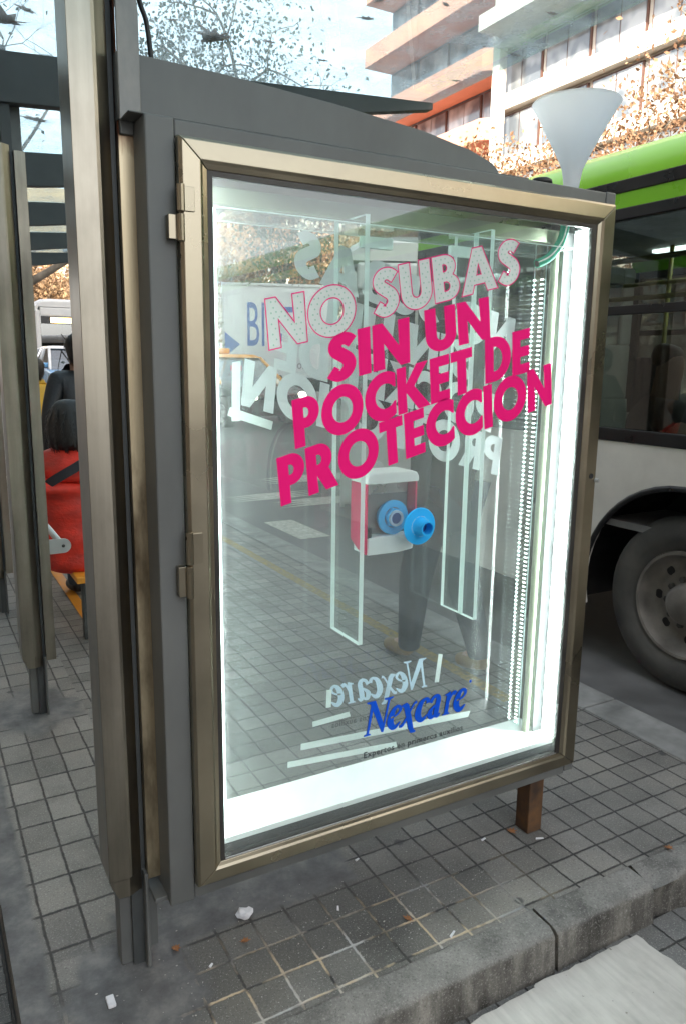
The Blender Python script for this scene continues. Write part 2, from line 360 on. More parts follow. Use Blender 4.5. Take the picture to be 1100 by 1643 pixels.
MT['redcoat'] = pmat('red_quilted_jacket', (.60, .028, .012), .55, 0, .45, 6, (1, 1, 1.6), .012)
MT['blackcoat'] = pmat('black_jacket', (.014, .014, .016), .55, 0, .5, 9, None, .008)
MT['yellowcoat'] = pmat('yellow_jacket', (.75, .42, .03), .6, 0, .2, 8, None, .004)
MT['greencoat'] = pmat('green_jacket', (.02, .22, .09), .6, 0, .2, 8)
MT['jeans'] = pmat('dark_jeans', (.035, .045, .065), .8, 0, .35, 12, None, .003)
MT['shoe'] = pmat('tan_shoe', (.24, .15, .06), .6, 0, .35, 12)
MT['strap'] = pmat('black_strap', (.018, .02, .026), .6)
MT['orange'] = pmat('orange_bench_paint', (.65, .26, .02), .5, 0, .2, 8)

# ------------------------------------------------------------------ mesh helpers
class MB:
    def __init__(s): s.v = []; s.f = []; s.mi = []
    def add(s, vs, fs, mi=0):
        o = len(s.v); s.v += [Vector(p) for p in vs]
        for f in fs: s.f.append([i+o for i in f]); s.mi.append(mi)
        return s
    def box(s, x0, x1, y0, y1, z0, z1, mi=0):
        v = [(x, y, z) for z in (z0, z1) for y in (y0, y1) for x in (x0, x1)]
        return s.add(v, [(0, 2, 3, 1), (4, 5, 7, 6), (0, 1, 5, 4), (2, 6, 7, 3), (0, 4, 6, 2), (1, 3, 7, 5)], mi)
    def prism(s, poly, a, b, axis='z', mi=0):
        n = len(poly)
        def P(p, h):
            if axis == 'z': return (p[0], p[1], h)
            if axis == 'y': return (p[0], h, p[1])
            return (h, p[0], p[1])
        v = [P(p, a) for p in poly] + [P(p, b) for p in poly]
        f = [tuple(range(n-1, -1, -1)), tuple(range(n, 2*n))] + [(i, (i+1) % n, n+(i+1) % n, n+i) for i in range(n)]
        return s.add(v, f, mi)
    def tube(s, pts, r, n=8, cap=True, mi=0):
        pts = [Vector(p) for p in pts]; rs = r if isinstance(r, (list, tuple)) else [r]*len(pts)
        vs = []; fs = []; prev = None
        for i, p in enumerate(pts):
            d = (pts[min(i+1, len(pts)-1)] - pts[max(i-1, 0)])
            d = d.normalized() if d.length > 1e-9 else Vector((0, 0, 1))
            if prev is None:
                a = d.orthogonal().normalized()
            else:
                a = (prev - d*prev.dot(d)); a = a.normalized() if a.length > 1e-6 else d.orthogonal().normalized()
            prev = a; b = d.cross(a)
            for k in range(n):
                t = 2*math.pi*k/n; vs.append(p + (a*math.cos(t)+b*math.sin(t))*rs[i])
        for i in range(len(pts)-1):
            for k in range(n):
                fs.append((i*n+k, i*n+(k+1) % n, (i+1)*n+(k+1) % n, (i+1)*n+k))
        if cap:
            fs.append(tuple(range(n-1, -1, -1))); fs.append(tuple((len(pts)-1)*n+k for k in range(n)))
        return s.add(vs, fs, mi)
    def lathe(s, prof, c, axis, n=32, mi=0, close=False):
        c = Vector(c); ax = Vector(axis).normalized(); a = ax.orthogonal().normalized(); b = ax.cross(a)
        vs = []; fs = []
        for (r, h) in prof:
            for k in range(n):
                t = 2*math.pi*k/n; vs.append(c + ax*h + (a*math.cos(t)+b*math.sin(t))*r)
        m = len(prof)
        for i in range(m-1 if not close else m):
            j = (i+1) % m
            for k in range(n): fs.append((i*n+k, i*n+(k+1) % n, j*n+(k+1) % n, j*n+k))
        return s.add(vs, fs, mi)
    def quad(s, a, b, c, d, mi=0): return s.add([a, b, c, d], [(0, 1, 2, 3)], mi)
    def build(s, name, mats, parent=None, bevel=0, smooth=False, seg=2, wd=True):
        me = bpy.data.meshes.new(name)
        off = Vector((0, 0, 0))
        if parent is not None and wd: off = Vector(root_of(parent).get('_o', (0, 0, 0)))
        me.from_pydata([tuple(p-off) for p in s.v], [], s.f)
        mats = mats if isinstance(mats, (list, tuple)) else [mats]
        for m in mats: me.materials.append(MT[m] if isinstance(m, str) else m)
        me.polygons.foreach_set('material_index', s.mi)
        if smooth: me.polygons.foreach_set('use_smooth', [True]*len(me.polygons))
        me.update()
        bm = bmesh.new(); bm.from_mesh(me); bmesh.ops.recalc_face_normals(bm, faces=bm.faces)
        bm.to_mesh(me); bm.free()
        o = bpy.data.objects.new(name, me); COL.objects.link(o)
        if parent is not None: o.parent = parent
        if bevel:
            md = o.modifiers.new('bevel', 'BEVEL'); md.width = bevel; md.segments = seg; md.limit_method = 'ANGLE'; md.angle_limit = R(40)
            md.harden_normals = False
        if smooth and bevel == 0: pass
        return o
def root_of(o):
    while o.parent is not None: o = o.parent
    return o
def tag(o, label, cat, group=None, kind=None):
    if label: o['label'] = label
    if cat: o['category'] = cat
    if group: o['group'] = group
    if kind: o['kind'] = kind
    return o
def thing(name, label, cat, loc=(0, 0, 0), rz=0, group=None):
    o = bpy.data.objects.new(name, None); COL.objects.link(o); o.empty_display_size = .1
    o.location = loc; o.rotation_euler = (0, 0, rz); o['_o'] = tuple(loc) if rz == 0 else (0, 0, 0)
    return tag(o, label, cat, group)
def struct(o):
    o['kind'] = 'structure'; return o
def dup(root, loc, rz=0, label=None, group=None):
    r = root.copy(); COL.objects.link(r); r.location = loc; r.rotation_euler = (0, 0, rz)
    if label: r['label'] = label
    if group: r['group'] = group
    def rec(src, dst):
        for ch in list(src.children):
            c = ch.copy(); COL.objects.link(c); c.parent = dst; rec(ch, c)
    rec(root, r)
    return r
def finish_curve(contours):
    cu = bpy.data.curves.new('tmp', 'CURVE'); cu.dimensions = '2D'; cu.fill_mode = 'BOTH'
    for ct in contours:
        sp_ = cu.splines.new('POLY'); sp_.points.add(len(ct)-1)
        for i, p in enumerate(ct): sp_.points[i].co = (p[0], p[1], 0, 1)
        sp_.use_cyclic_u = True
    return curve_to_lists(cu)
def curve_to_lists(cu):
    o = bpy.data.objects.new('tmp', cu); COL.objects.link(o)
    dg = bpy.context.evaluated_depsgraph_get(); dg.update()
    me = bpy.data.meshes.new_from_object(o.evaluated_get(dg))
    vs = [(v.co.x, v.co.y) for v in me.vertices]; fs = [tuple(p.vertices) for p in me.polygons]
    bpy.data.objects.remove(o); bpy.data.meshes.remove(me); bpy.data.curves.remove(cu)
    return vs, fs
def font_text(body, spacing=1.0, off=0.0):
    cu = bpy.data.curves.new('tmp', 'FONT'); cu.offset = off; cu.body = body; cu.space_character = spacing; cu.size = 1; cu.resolution_u = 3
    return curve_to_lists(cu)
def skin(name, verts, edges, radii, mat, parent, sub=2, wd=True):
    me = bpy.data.meshes.new(name); off = Vector(root_of(parent).get('_o', (0, 0, 0))) if wd else Vector((0, 0, 0))
    me.from_pydata([tuple(Vector(v)-off) for v in verts], edges, [])
    o = bpy.data.objects.new(name, me); COL.objects.link(o)
    md = o.modifiers.new('s', 'SKIN'); md.use_smooth_shade = True
    sk = me.skin_vertices[0].data if me.skin_vertices else None
    if sk is None:
        bm = bmesh.new(); bm.from_mesh(me); bm.verts.layers.skin.verify(); bm.to_mesh(me); bm.free(); sk = me.skin_vertices[0].data
    for i, r in enumerate(radii):
        sk[i].radius = r if isinstance(r, tuple) else (r, r)
        sk[i].use_root = (i == 0)
    sb = o.modifiers.new('ss', 'SUBSURF'); sb.levels = sub; sb.render_levels = sub
    dg = bpy.context.evaluated_depsgraph_get(); dg.update()
    nm = bpy.data.meshes.new_from_object(o.evaluated_get(dg))
    bpy.data.objects.remove(o); bpy.data.meshes.remove(me)
    nm.name = name
    nm.polygons.foreach_set('use_smooth', [True]*len(nm.polygons))
    nm.materials.clear(); nm.materials.append(MT[mat])
    o = bpy.data.objects.new(name, nm); COL.objects.link(o); o.parent = parent
    return o
def chainskin(name, chains, mat, parent, sub=2):
    """chains: list of lists of (point, radius); the first point of a later chain may repeat an existing point"""
    vs = []; rs = []; es = []; key = {}
    for ch in chains:
        prev = None
        for (p, r) in ch:
            k = tuple(round(c, 4) for c in p)
            if k not in key: key[k] = len(vs); vs.append(p); rs.append(r)
            if prev is not None: es.append((prev, key[k]))
            prev = key[k]
    return skin(name, vs, es, rs, mat, parent, sub)

# ------------------------------------------------------------------ ground
def rise(y):
    t = max(0, min(1, (y-6)/9.0)); return .68*t*t*(3-2*t)
def sheet(name, x0, x1, ys, z, mat, xs=None):
    b = MB(); xs = xs or [x0, x1]
    for j in range(len(ys)-1):
        for i in range(len(xs)-1):
            b.quad((xs[i], ys[j], z+rise(ys[j])), (xs[i+1], ys[j], z+rise(ys[j])), (xs[i+1], ys[j+1], z+rise(ys[j+1])), (xs[i], ys[j+1], z+rise(ys[j+1])))
    return b.build(name, mat)
YS = [-300, -60, -10, 0, 3, 6]+[6+.75*i for i in range(1, 13)]+[20, 40, 80, 200, 600]
struct(sheet('ground', -500, 600, YS, -.155, 'asphalt'))
struct(sheet('road', 2.995, 21, [y for y in YS if -60 <= y <= 200], -.14, 'asphalt'))
YP = [-.225, 0, 1, 2, 3, 4, 5, 6]+[6+.75*i for i in range(1, 13)]+[20, 40, 80]
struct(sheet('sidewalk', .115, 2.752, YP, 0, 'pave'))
b = MB(); b.quad((.115, -.225, -.15), (.115, -.225, 0), (.115, 6, 0), (.115, 6, -.15))
struct(b.build('sidewalk_edge', 'kerb'))
struct(sheet('lower_pavement', -7.6, .11, [-60, -10, 0, 6]+[6+.75*i for i in range(1, 13)]+[20, 40, 80], -.136, 'pave_low'))
struct(sheet('lower_pavement', .11, 2.752, [-60, -10, -.33], -.136, 'pave_low'))
struct(sheet('far_sidewalk', 19.5, 26.5, [y for y in YS if -60 <= y <= 200], .0, 'slab'))
# street kerb slabs
b = MB()
for k in range(-8, 24):
    y0, y1 = .47*k*1.0+.0, .47*(k+1)-.006
    yy0 = .62*k+.10; yy1 = yy0+.612
    b.box(2.758, 2.99, yy0, yy1, -.15, .003+rise(yy0))
o = b.build('street_kerb', 'slab', None, .008); struct(o)
b = MB()
for k in range(24, 90):
    yy0 = .62*k+.10; b.box(2.758, 2.99, yy0, yy0+.612, -.15, .003+rise(yy0+.3))
struct(b.build('street_kerb', 'slab'))
# yellow painted line and road markings
b = MB()
yl = [.95, 1.6, 2.4, 3.5, 5, 6, 7, 8, 9, 10, 12, 15]
for i in range(len(yl)-1):
    b.quad((2.455, yl[i], .004+rise(yl[i])), (2.535, yl[i], .004+rise(yl[i])), (2.535, yl[i+1], .004+rise(yl[i+1])), (2.455, yl[i+1], .004+rise(yl[i+1])))
struct(b.build('yellow_line', 'yellow_line'))
b = MB()
for (x0, x1, y0, y1) in ((3.45, 4.3, 7.25, 7.6), (3.9, 5.2, 6.75, 7.15), (3.4, 3.75, 5.15, 6.1), (4.3, 5.6, 8.1, 8.5), (5.0, 6.6, 7.3, 7.7)):
    ys = [y0+(y1-y0)*i/4 for i in range(5)]
    for i in range(4):
        b.quad((x0, ys[i], -.134+rise(ys[i])), (x1, ys[i], -.134+rise(ys[i])), (x1+.5*(1 if x1-x0 > .5 else 0), ys[i+1], -.134+rise(ys[i+1])), (x0+.5*(1 if x1-x0 > .5 else 0), ys[i+1], -.134+rise(ys[i+1])))
struct(b.build('road_marking', 'white_line'))
# end kerb stones, rounded front edge, one broken
def kerb_stone(x0, x1, broken=False):
    pr = [(-.222, -.002), (-.302, -.005), (-.318, -.010), (-.329, -.022), (-.334, -.075), (-.340, -.15), (-.222, -.15)]
    b = MB(); nx = max(2, int((x1-x0)/.03)); rr = random.Random(int(x0*100)); n = len(pr); vs = []
    for i in range(nx+1):
        x = x0+(x1-x0)*i/nx
        for (y, z) in pr:
            jy = rr.uniform(-.003, .003); jz = rr.uniform(-.002, .002) if z > -.1 else 0
            xx = x
            if i == 0: xx += rr.uniform(0, .004)
            if i == nx: xx -= rr.uniform(0, .004)
            if broken and x < x0+.14:
                k = 1-(x-x0)/.14
                if z < -.05 and y < -.3: jy += .03*k; 
                if z > -.02 and y < -.27: jz -= .02*k
            vs.append((xx, y+jy, z+jz))
    fs = [(i*n+k, i*n+(k+1) % n, (i+1)*n+(k+1) % n, (i+1)*n+k) for i in range(nx) for k in range(n)]
    fs += [tuple(range(n-1, -1, -1)), tuple(nx*n+k for k in range(n))]
    b.add(vs, fs)
    return struct(b.build('kerb_stone', 'kerb', None, 0, True))
for (x0, x1, br) in ((.115, .62, False), (.623, 1.546, False), (1.552, 1.980, False), (1.992, 2.45, True), (2.455, 2.75, False)):
    o = kerb_stone(x0, x1, br)
    md = o.modifiers.new('e', 'EDGE_SPLIT'); md.split_angle = R(50)

# ------------------------------------------------------------------ white fibreboard sheet on the lower pavement
def edge_poly(pts, j, n, seed):
    rr = random.Random(seed); out = []
    for i in range(len(pts)):
        a = Vector(pts[i]); c = Vector(pts[(i+1) % len(pts)]); d = c-a; nn = Vector((-d.y, d.x)).normalized()
        for k in range(n): out.append(tuple(a+d*(k/n)+nn*rr.uniform(-j, j)*(1 if k else .3)))
    return out
bp = edge_poly([(.95, -.40), (1.10, -.372), (1.435, -.362), (1.455, -.352), (1.67, -.362), (1.872, -.360), (1.885, -.53), (1.95, -1.0), (1.5, -1.25), (.7, -1.2)], .004, 7, 3)
b = MB(); b.prism(bp, -.130, -.121)
tag(b.build('fibreboard_sheet', 'cardboard', None, .001), 'white torn fibreboard sheet lying on the lower pavement below the kerb', 'board')

# ------------------------------------------------------------------ display case
DC = thing('display_case', 'bronze framed glass display case with magenta lettering, lit from inside', 'display case', (1.24, .1, .25))
def ring(b, x0, x1, z0, z1, wl, wr, wb, wt, y0, y1, prof=None):
    """mitred rectangular frame"""
    o = [(x0, z0), (x1, z0), (x1, z1), (x0, z1)]; i = [(x0+wl, z0+wb), (x1-wr, z0+wb), (x1-wr, z1-wt), (x0+wl, z1-wt)]
    for k in range(4):
        j = (k+1) % 4
        b.prism([o[k], o[j], i[j], i[k]], y0, y1, 'y')
# housing
b = MB()
b.box(.490, .556, .018, .225, .236, 2.178); b.box(1.905, 1.946, .018, .225, .245, 2.178)
b.box(.556, 1.905, .020, .223, 2.140, 2.176); b.box(.556, 1.905, .020, .223, .238, .284)
housing = b.build('housing', 'grey', DC, .004)
for x0, x1 in ((.556, .598), (1.862, 1.905)):
    b = MB(); b.box(x0, x1, .03, .2, .284, 2.14); b.build('inner_lining', 'golddark', DC)
# front door frame, each mitred member separately so the joints read
fr = MB(); prof = [(0.0, .012), (.006, -.004), (.014, -.011), (.046, -.011), (.052, -.006)]
def member(p, q, ip, iq, name):
    """bevelled profile between outer edge p-q and inner edge ip-iq (in x,z)"""
    b = MB(); vs = []
    st = [(0.0, .018), (0.0, -.002), (.10, -.010), (.72, -.012), (.82, -.007), (1.0, -.004), (1.0, .018)]
    for (A, I) in ((p, ip), (q, iq)):
        for (s, y) in st: vs.append((A[0]+(I[0]-A[0])*s, y, A[1]+(I[1]-A[1])*s))
    n = len(st); fs = [(k, (k+1) % n, n+(k+1) % n, n+k) for k in range(n)]+[tuple(range(n-1, -1, -1)), tuple(range(n, 2*n))]
    b.add(vs, fs); return b.build(name, 'gold', DC, .0015)
O = [(.557, .284), (1.925, .284), (1.925, 2.138), (.557, 2.138)]
I = [(.622, .340), (1.852, .340), (1.852, 2.074), (.622, 2.074)]
g = .0008
door = []
for k in range(4):
    j = (k+1) % 4
    d = Vector(O[j])-Vector(O[k]); d.normalize()
    sh = lambda p, s: (p[0]+d.x*g*s, p[1]+d.y*g*s)
    door.append(member(sh(O[k], 1), sh(O[j], -1), sh(I[k], 1), sh(I[j], -1), 'door_frame'))
b = MB(); ring(b, .6225, 1.8515, .3405, 2.0735, .012, .018, .006, .012, -.002, .012)
b.build('gasket', 'golddark', door[0])
b = MB(); b.box(.636, 1.836, -.003, .0005, .3405, .3455); b.build('sill_glint_strip', 'alu', door[0], .001)  # metal strip standing in for the bright reflected line along the sill
# hinges
for (z0, z1) in ((1.915, 2.035), (1.085, 1.25)):
    zm = (z0+z1)/2
    b = MB(); b.tube([(.557, -.012, zm+.003), (.557, -.012, z1)], .009, 10); b.tube([(.556, -.012, z0), (.556, -.012, zm-.003)], .0085, 10)
    b.box(.564, .588, -.0155, -.011, zm+.004, z1-.004)
    b.box(.530, .551, -.006, .018, z0+.004, zm-.004)
    b.build('hinge', 'gold', door[3], .0008)
b = MB(); b.lathe([(0, .001), (.0085, .001), (.0085, -.004)], (1.896, -.0125, 1.305), (0, -1, 0), 16); b.build('lock_hole', 'black', door[1])
b = MB(); b.lathe([(0, .014), (.006, .012), (.007, 0)], (1.916, -.0105, 1.290), (.5, -1, 0), 12); b.build('screw', 'alu', door[1])
# rear door frame
b = MB(); ring(b, .557, 1.925, .284, 2.138, .062, .075, .052, .066, .2255, .25); b.build('rear_door_frame', 'gold', DC, .003)
# leg
b = MB(); b.box(1.800, 1.866, .070, .136, 0, .250); leg = b.build('leg', 'rust', DC, .004)
# panes
b = MB(); b.box(.628, 1.848, .001, .005, .342, 2.072); PF = b.build('front_pane', 'glass', DC)
b = MB(); b.box(.62, 1.85, .2015, .2055, .34, 2.072); PB = b.build('rear_pane', 'glass_back', DC)

# --- lettering
def arc(cx, cy, rx, ry, a0, a1, n=20):
    return [(cx+rx*math.cos(R(a0+(a1-a0)*i/n)), cy+ry*math.sin(R(a0+(a1-a0)*i/n))) for i in range(n+1)]
def cat(pts, n=8):
    out = []; P = [pts[0]]+pts+[pts[-1]]
    for i in range(1, len(P)-2):
        for k in range(n):
            t = k/n; q = []
            for c in range(len(pts[0])):
                p0, p1, p2, p3 = P[i-1][c], P[i][c], P[i+1][c], P[i+2][c]
                q.append(.5*(2*p1+(p2-p0)*t+(2*p0-5*p1+4*p2-p3)*t*t+(3*p1-p0-3*p2+p3)*t**3))
            out.append(tuple(q))
    out.append(tuple(pts[-1])); return out
def stroke(pts, n=8, smooth=True):
    """pts: (x, y, halfwidth) -> closed contour"""
    c = cat(pts, n) if smooth else pts
    L = []; Rr = []
    for i, (x, y, wd) in enumerate(c):
        a = c[max(i-1, 0)]; e = c[min(i+1, len(c)-1)]; dx, dy = e[0]-a[0], e[1]-a[1]; l = math.hypot(dx, dy) or 1
        L.append((x-dy/l*wd, y+dx/l*wd)); Rr.append((x+dy/l*wd, y-dx/l*wd))
    return L+Rr[::-1]
G = {}
G['N'] = ([[(0, 0), (0, 1), (.19, 1), (.57, .42), (.57, 1), (.79, 1), (.79, 0), (.60, 0), (.22, .58), (.22, 0)]], .79)
G['O'] = ([arc(.52, .5, .52, .525, 0, 360, 48)[:-1], arc(.52, .5, .285, .30, 0, 360, 40)[:-1]], 1.04)
G['S'] = ([stroke([(.50, .80, .112), (.39, .885, .112), (.25, .885, .113), (.155, .79, .113), (.165, .66, .115), (.29, .54, .118), (.405, .43, .118), (.44, .29, .115), (.36, .15, .114), (.21, .105, .113), (.06, .21, .113)], 7)], .56)
G['U'] = ([[(0, 1), (0, .36)]+arc(.36, .35, .36, .37, 180, 360, 24)[1:-1]+[(.72, .36), (.72, 1), (.49, 1), (.49, .38)]+arc(.36, .36, .13, .155, 0, -180, 14)[1:-1]+[(.23, .38), (.23, 1)]], .72)
G['B'] = ([[(0, 0), (0, 1), (.27, 1)]+arc(.27, .745, .27, .255, 90, -42, 14)[1:]+arc(.32, .285, .29, .285, 62, -90, 18)+[], [(.22, .82), (.22, .62), (.27, .62)]+arc(.27, .72, .09, .10, -90, 90, 8)[1:], [(.22, .43), (.22, .18), (.29, .18)]+arc(.29, .305, .115, .125, -90, 90, 10)[1:]], .61)
G['A'] = ([[(0, 0), (.34, 1), (.57, 1), (.91, 0), (.67, 0), (.61, .19), (.30, .19), (.24, 0)], [(.365, .37), (.545, .37), (.455, .66)]], .91)
G['I'] = ([[(0, 0), (0, 1), (.23, 1), (.23, 0)]], .23)
G['P'] = ([[(0, 0), (0, 1), (.30, 1)]+arc(.30, .69, .31, .31, 90, -90, 22)[1:]+[(.22, .38), (.22, 0)], [(.22, .82), (.22, .56), (.28, .56)]+arc(.28, .69, .11, .13, -90, 90, 10)[1:]], .61)
G['R'] = ([[(0, 0), (0, 1), (.30, 1)]+arc(.30, .69, .31, .31, 90, -48, 20)[1:]+[(.72, 0), (.44, 0), (.22, .37), (.22, 0)], [(.22, .82), (.22, .56), (.28, .56)]+arc(.28, .69, .11, .13, -90, 90, 10)[1:]], .72)
G['C'] = ([[(.80, .94)]+arc(.52, .5, .52, .525, 62, 298, 30)+[(.80, .06), (.80, .32)]+arc(.54, .5, .30, .30, -38, -322, 26)+[(.80, .68)]], .80)
G['K'] = ([[(0, 0), (0, 1), (.22, 1), (.22, .60), (.54, 1), (.82, 1), (.43, .53), (.87, 0), (.57, 0), (.22, .45), (.22, 0)]], .85)
G['E'] = ([[(0, 0), (0, 1), (.53, 1), (.53, .81), (.22, .81), (.22, .60), (.51, .60), (.51, .41), (.22, .41), (.22, .19), (.53, .19), (.53, 0)]], .53)
G['T'] = ([[(.19, 0), (.19, .81), (0, .81), (0, 1), (.61, 1), (.61, .81), (.42, .81), (.42, 0)]], .61)
G['D'] = ([[(0, 0), (0, 1), (.27, 1)]+arc(.27, .5, .50, .5, 90, -90, 30)[1:]+[], [(.22, .81), (.22, .19), (.27, .19)]+arc(.27, .5, .27, .31, -90, 90, 20)[1:]], .77)
def area(c): return sum(c[i-1][0]*c[i][1]-c[i][0]*c[i-1][1] for i in range(len(c)))/2
def fat(c, d, hole=False):
    """grow an outline (or shrink a hole) by d"""
    c = [p for i, p in enumerate(c) if math.hypot(p[0]-c[i-1][0], p[1]-c[i-1][1]) > 1e-5]
    sg_ = (1 if area(c) > 0 else -1)*(-1 if hole else 1); out = []; n = len(c)
    for i in range(n):
        a, m, e = Vector(c[i-1]), Vector(c[i]), Vector(c[(i+1) % n]); d1 = (m-a).normalized(); d2 = (e-m).normalized()
        n1 = Vector((d1.y, -d1.x)); n2 = Vector((d2.y, -d2.x)); q = n1+n2
        q = q*(1/max(.45, 1+n1.dot(n2))) if q.length > 1e-6 else n1
        out.append(tuple(m+q*d*sg_))
    return out
for k in G:
    G[k] = ([fat(c, .022, i > 0) for i, c in enumerate(G[k][0])], G[k][1])
# letter -> row of (mesh, contours) in unit space
GM = {k: finish_curve(v[0]) for k, v in G.items()}
ROWS = [('NO', (.774, 1.684), (1.015, 1.738), (.764, 1.799)), ('SUBAS', (1.075, 1.769), (1.558, 1.892), (1.057, 1.883)),
        ('SIN', (.939, 1.602), (1.183, 1.659), (.932, 1.716)), ('UN', (1.242, 1.684), (1.457, 1.731), (1.229, 1.793)),
        ('POCKET', (.845, 1.439), (1.402, 1.582), (.835, 1.557)), ('DE', (1.452, 1.602), (1.614, 1.638), (1.443, 1.723)),
        ('PROTECCION', (.805, 1.294), (1.711, 1.540), (.793, 1.413))]
GAP = .088
def placed(word, BL, BR, TL):
    adv = [G[c][1] for c in word]; tot = sum(adv)+GAP*(len(word)-1)
    ex = (Vector(BR)-Vector(BL))/tot; ey = Vector(TL)-Vector(BL); x = 0; out = []
    for c, a in zip(word, adv):
        x0 = x
        out.append((c, (lambda u, v, x0=x0: Vector(BL)+ex*(x0+u)+ey*v)))
        x += a+GAP
    return out
def put(b, vs, fs, fn, y, mi=0, mirror=None):
    P = []
    for (u, v) in vs:
        q = fn(u, v); P.append(((mirror-q.x) if mirror else q.x, y, q.y))
    b.add(P, fs, mi)
def ribbon(b, contour, fn, y, wd):
    pts = [fn(*p) for p in contour]; n = len(pts); inn = []; outp = []
    for i in range(n):
        a, c, e = pts[i-1], pts[i], pts[(i+1) % n]
        d1 = (c-a); d2 = (e-c)
        if d1.length < 1e-7 or d2.length < 1e-7: d1 = d2 = (e-a)
        d1.normalize(); d2.normalize(); n1 = Vector((-d1.y, d1.x)); n2 = Vector((-d2.y, d2.x)); m = (n1+n2)
        m = m/max(.35, m.length_squared)*2*.5*1.0 if m.length > 1e-6 else n1
        inn.append(c+m*wd); outp.append(c-m*wd)
    vs = [(p.x, y, p.y) for p in inn]+[(p.x, y, p.y) for p in outp]
    b.add(vs, [(i, (i+1) % n, n+(i+1) % n, n+i) for i in range(n)])
def inside(p, cs):
    r = False
    for c in cs:
        n = len(c); j = n-1
        for i in range(n):
            if (c[i][1] > p[1]) != (c[j][1] > p[1]) and p[0] < (c[j][0]-c[i][0])*(p[1]-c[i][1])/(c[j][1]-c[i][1])+c[i][0]: r = not r
            j = i
    return r
MIR = 2.492
lines = [(('NO', 'SUBAS'), 'NO SUBAS'), (('SIN', 'UN'), 'SIN UN'), (('POCKET', 'DE'), 'POCKET DE'), (('PROTECCION',), 'PROTECCION')]
rowd = {r[0]: r for r in ROWS}
for words, txt in lines:
    hollow = words[0] == 'NO'
    b = MB(); bo = MB(); bd = MB(); br = MB()
    for wd_ in words:
        for c, fn in placed(*rowd[wd_]):
            vs, fs = GM[c]
            put(b, vs, fs, fn, -.0006)
            put(br, vs, fs, fn, .2009, 0, MIR)
            if hollow:
                for ct in G[c][0]: ribbon(bo, ct, fn, -.0014, .0030)
                for iy in range(9):
                    for ix in range(10):
                        u, v = .09+ix*.115+(.055 if iy % 2 else 0)+rng.uniform(-.015, .015), .07+iy*.108+rng.uniform(-.015, .015)
                        if inside((u, v), G[c][0]) and inside((u+.05, v), G[c][0]) and inside((u-.05, v), G[c][0]):
                            q = fn(u, v); b.lathe([(0, 0), (.0023, 0)], (q.x, -.0011, q.y), (0, -1, 0), 8, 1)
    o = b.build('lettering', ['vinyl_pale', 'vinyl_dot'] if hollow else 'magenta', PF); o['label'] = ('pale dotted letters reading ' if hollow else 'magenta letters reading ')+txt
    if hollow:
        bo.build('letter_outline', 'magenta_dark', PF)
    o = br.build('lettering', 'vinyl_white', PB); o['label'] = 'white backs of mirrored letters reading '+txt
# --- serif italic logo
LG = []
def sg(*pts, n=7, smooth=True): return [stroke(list(pts), n, smooth)]
X0 = 0.0
# capital N
LG += [[(.10, 0), (.30, 0), (.30, .035), (.24, .06), (.30, .82), (.22, .93), (.17, .06), (.10, .035)], [(.08, 1.0), (.08, .965), (.17, .93), (.24, 1.0)], [(.16, 1.0), (.34, 1.0), (.70, .20), (.70, 0), (.64, 0), (.20, .90)],
       [(.64, .0), (.70, 0), (.80, .93), (.74, .93)], [(.62, 1.0), (.90, 1.0), (.90, .965), (.80, .93), (.73, .93), (.62, .965)]]
_st = stroke
def stroke(p, n=8, smooth=True): return _st([(a, b_, c*1.13+.004) for a, b_, c in p], n, smooth)
def low_e(x):
    return [stroke([(x+.05, .36, .022), (x+.22, .40, .022), (x+.33, .50, .03), (x+.33, .60, .042), (x+.24, .665, .035), (x+.13, .58, .062), (x+.065, .40, .082), (x+.06, .22, .085), (x+.14, .075, .072), (x+.25, .055, .05), (x+.38, .17, .014)], 8)]
def low_c(x):
    return [stroke([(x+.37, .53, .055), (x+.33, .64, .045), (x+.24, .665, .035), (x+.13, .58, .062), (x+.065, .40, .082), (x+.06, .22, .085), (x+.14, .075, .072), (x+.25, .055, .05), (x+.38, .17, .014)], 8)]
def low_x(x):
    return [[(x-.03, .615), (x-.03, .66), (x+.13, .70), (x+.21, .62), (x+.45, -.17), (x+.53, -.24), (x+.50, -.28), (x+.36, -.27), (x+.27, -.12), (x+.05, .55)],
            stroke([(x-.04, .03, .03), (x+.06, .05, .04), (x+.22, .32, .024), (x+.36, .60, .024), (x+.45, .65, .04)], 7)]
def low_a(x):
    return [stroke([(x+.05, .50, .05), (x+.12, .64, .04), (x+.24, .67, .05), (x+.31, .57, .066), (x+.29, .35, .07), (x+.28, .13, .07), (x+.33, .04, .05), (x+.42, .10, .014)], 8),
            stroke([(x+.30, .43, .02), (x+.15, .34, .035), (x+.06, .20, .068), (x+.10, .06, .06), (x+.20, .06, .035), (x+.29, .18, .02)], 8)]
def low_r(x):
    return [[(x+.03, 0), (x+.27, 0), (x+.27, .035), (x+.21, .06), (x+.24, .70), (x+.20, .70), (x+.04, .635), (x+.04, .605), (x+.11, .60), (x+.08, .06), (x+.03, .035)],
            stroke([(x+.21, .42, .02), (x+.27, .58, .03), (x+.35, .64, .05), (x+.42, .60, .055)], 7)]
LG += low_e(.83)+low_x(1.24)+low_c(1.72)+low_a(2.12)+low_r(2.60)+low_e(3.02)
LGM = [finish_curve([c]) for c in LG]
LW = 3.42
def logo_fn(u, v):
    u2 = u+.10*(v-.3); q = Vector((1.054, .592))+Vector((.376, .005))*(u2/LW)+Vector((0, .104))*v
    return q
b = MB(); br = MB(); bd = MB()
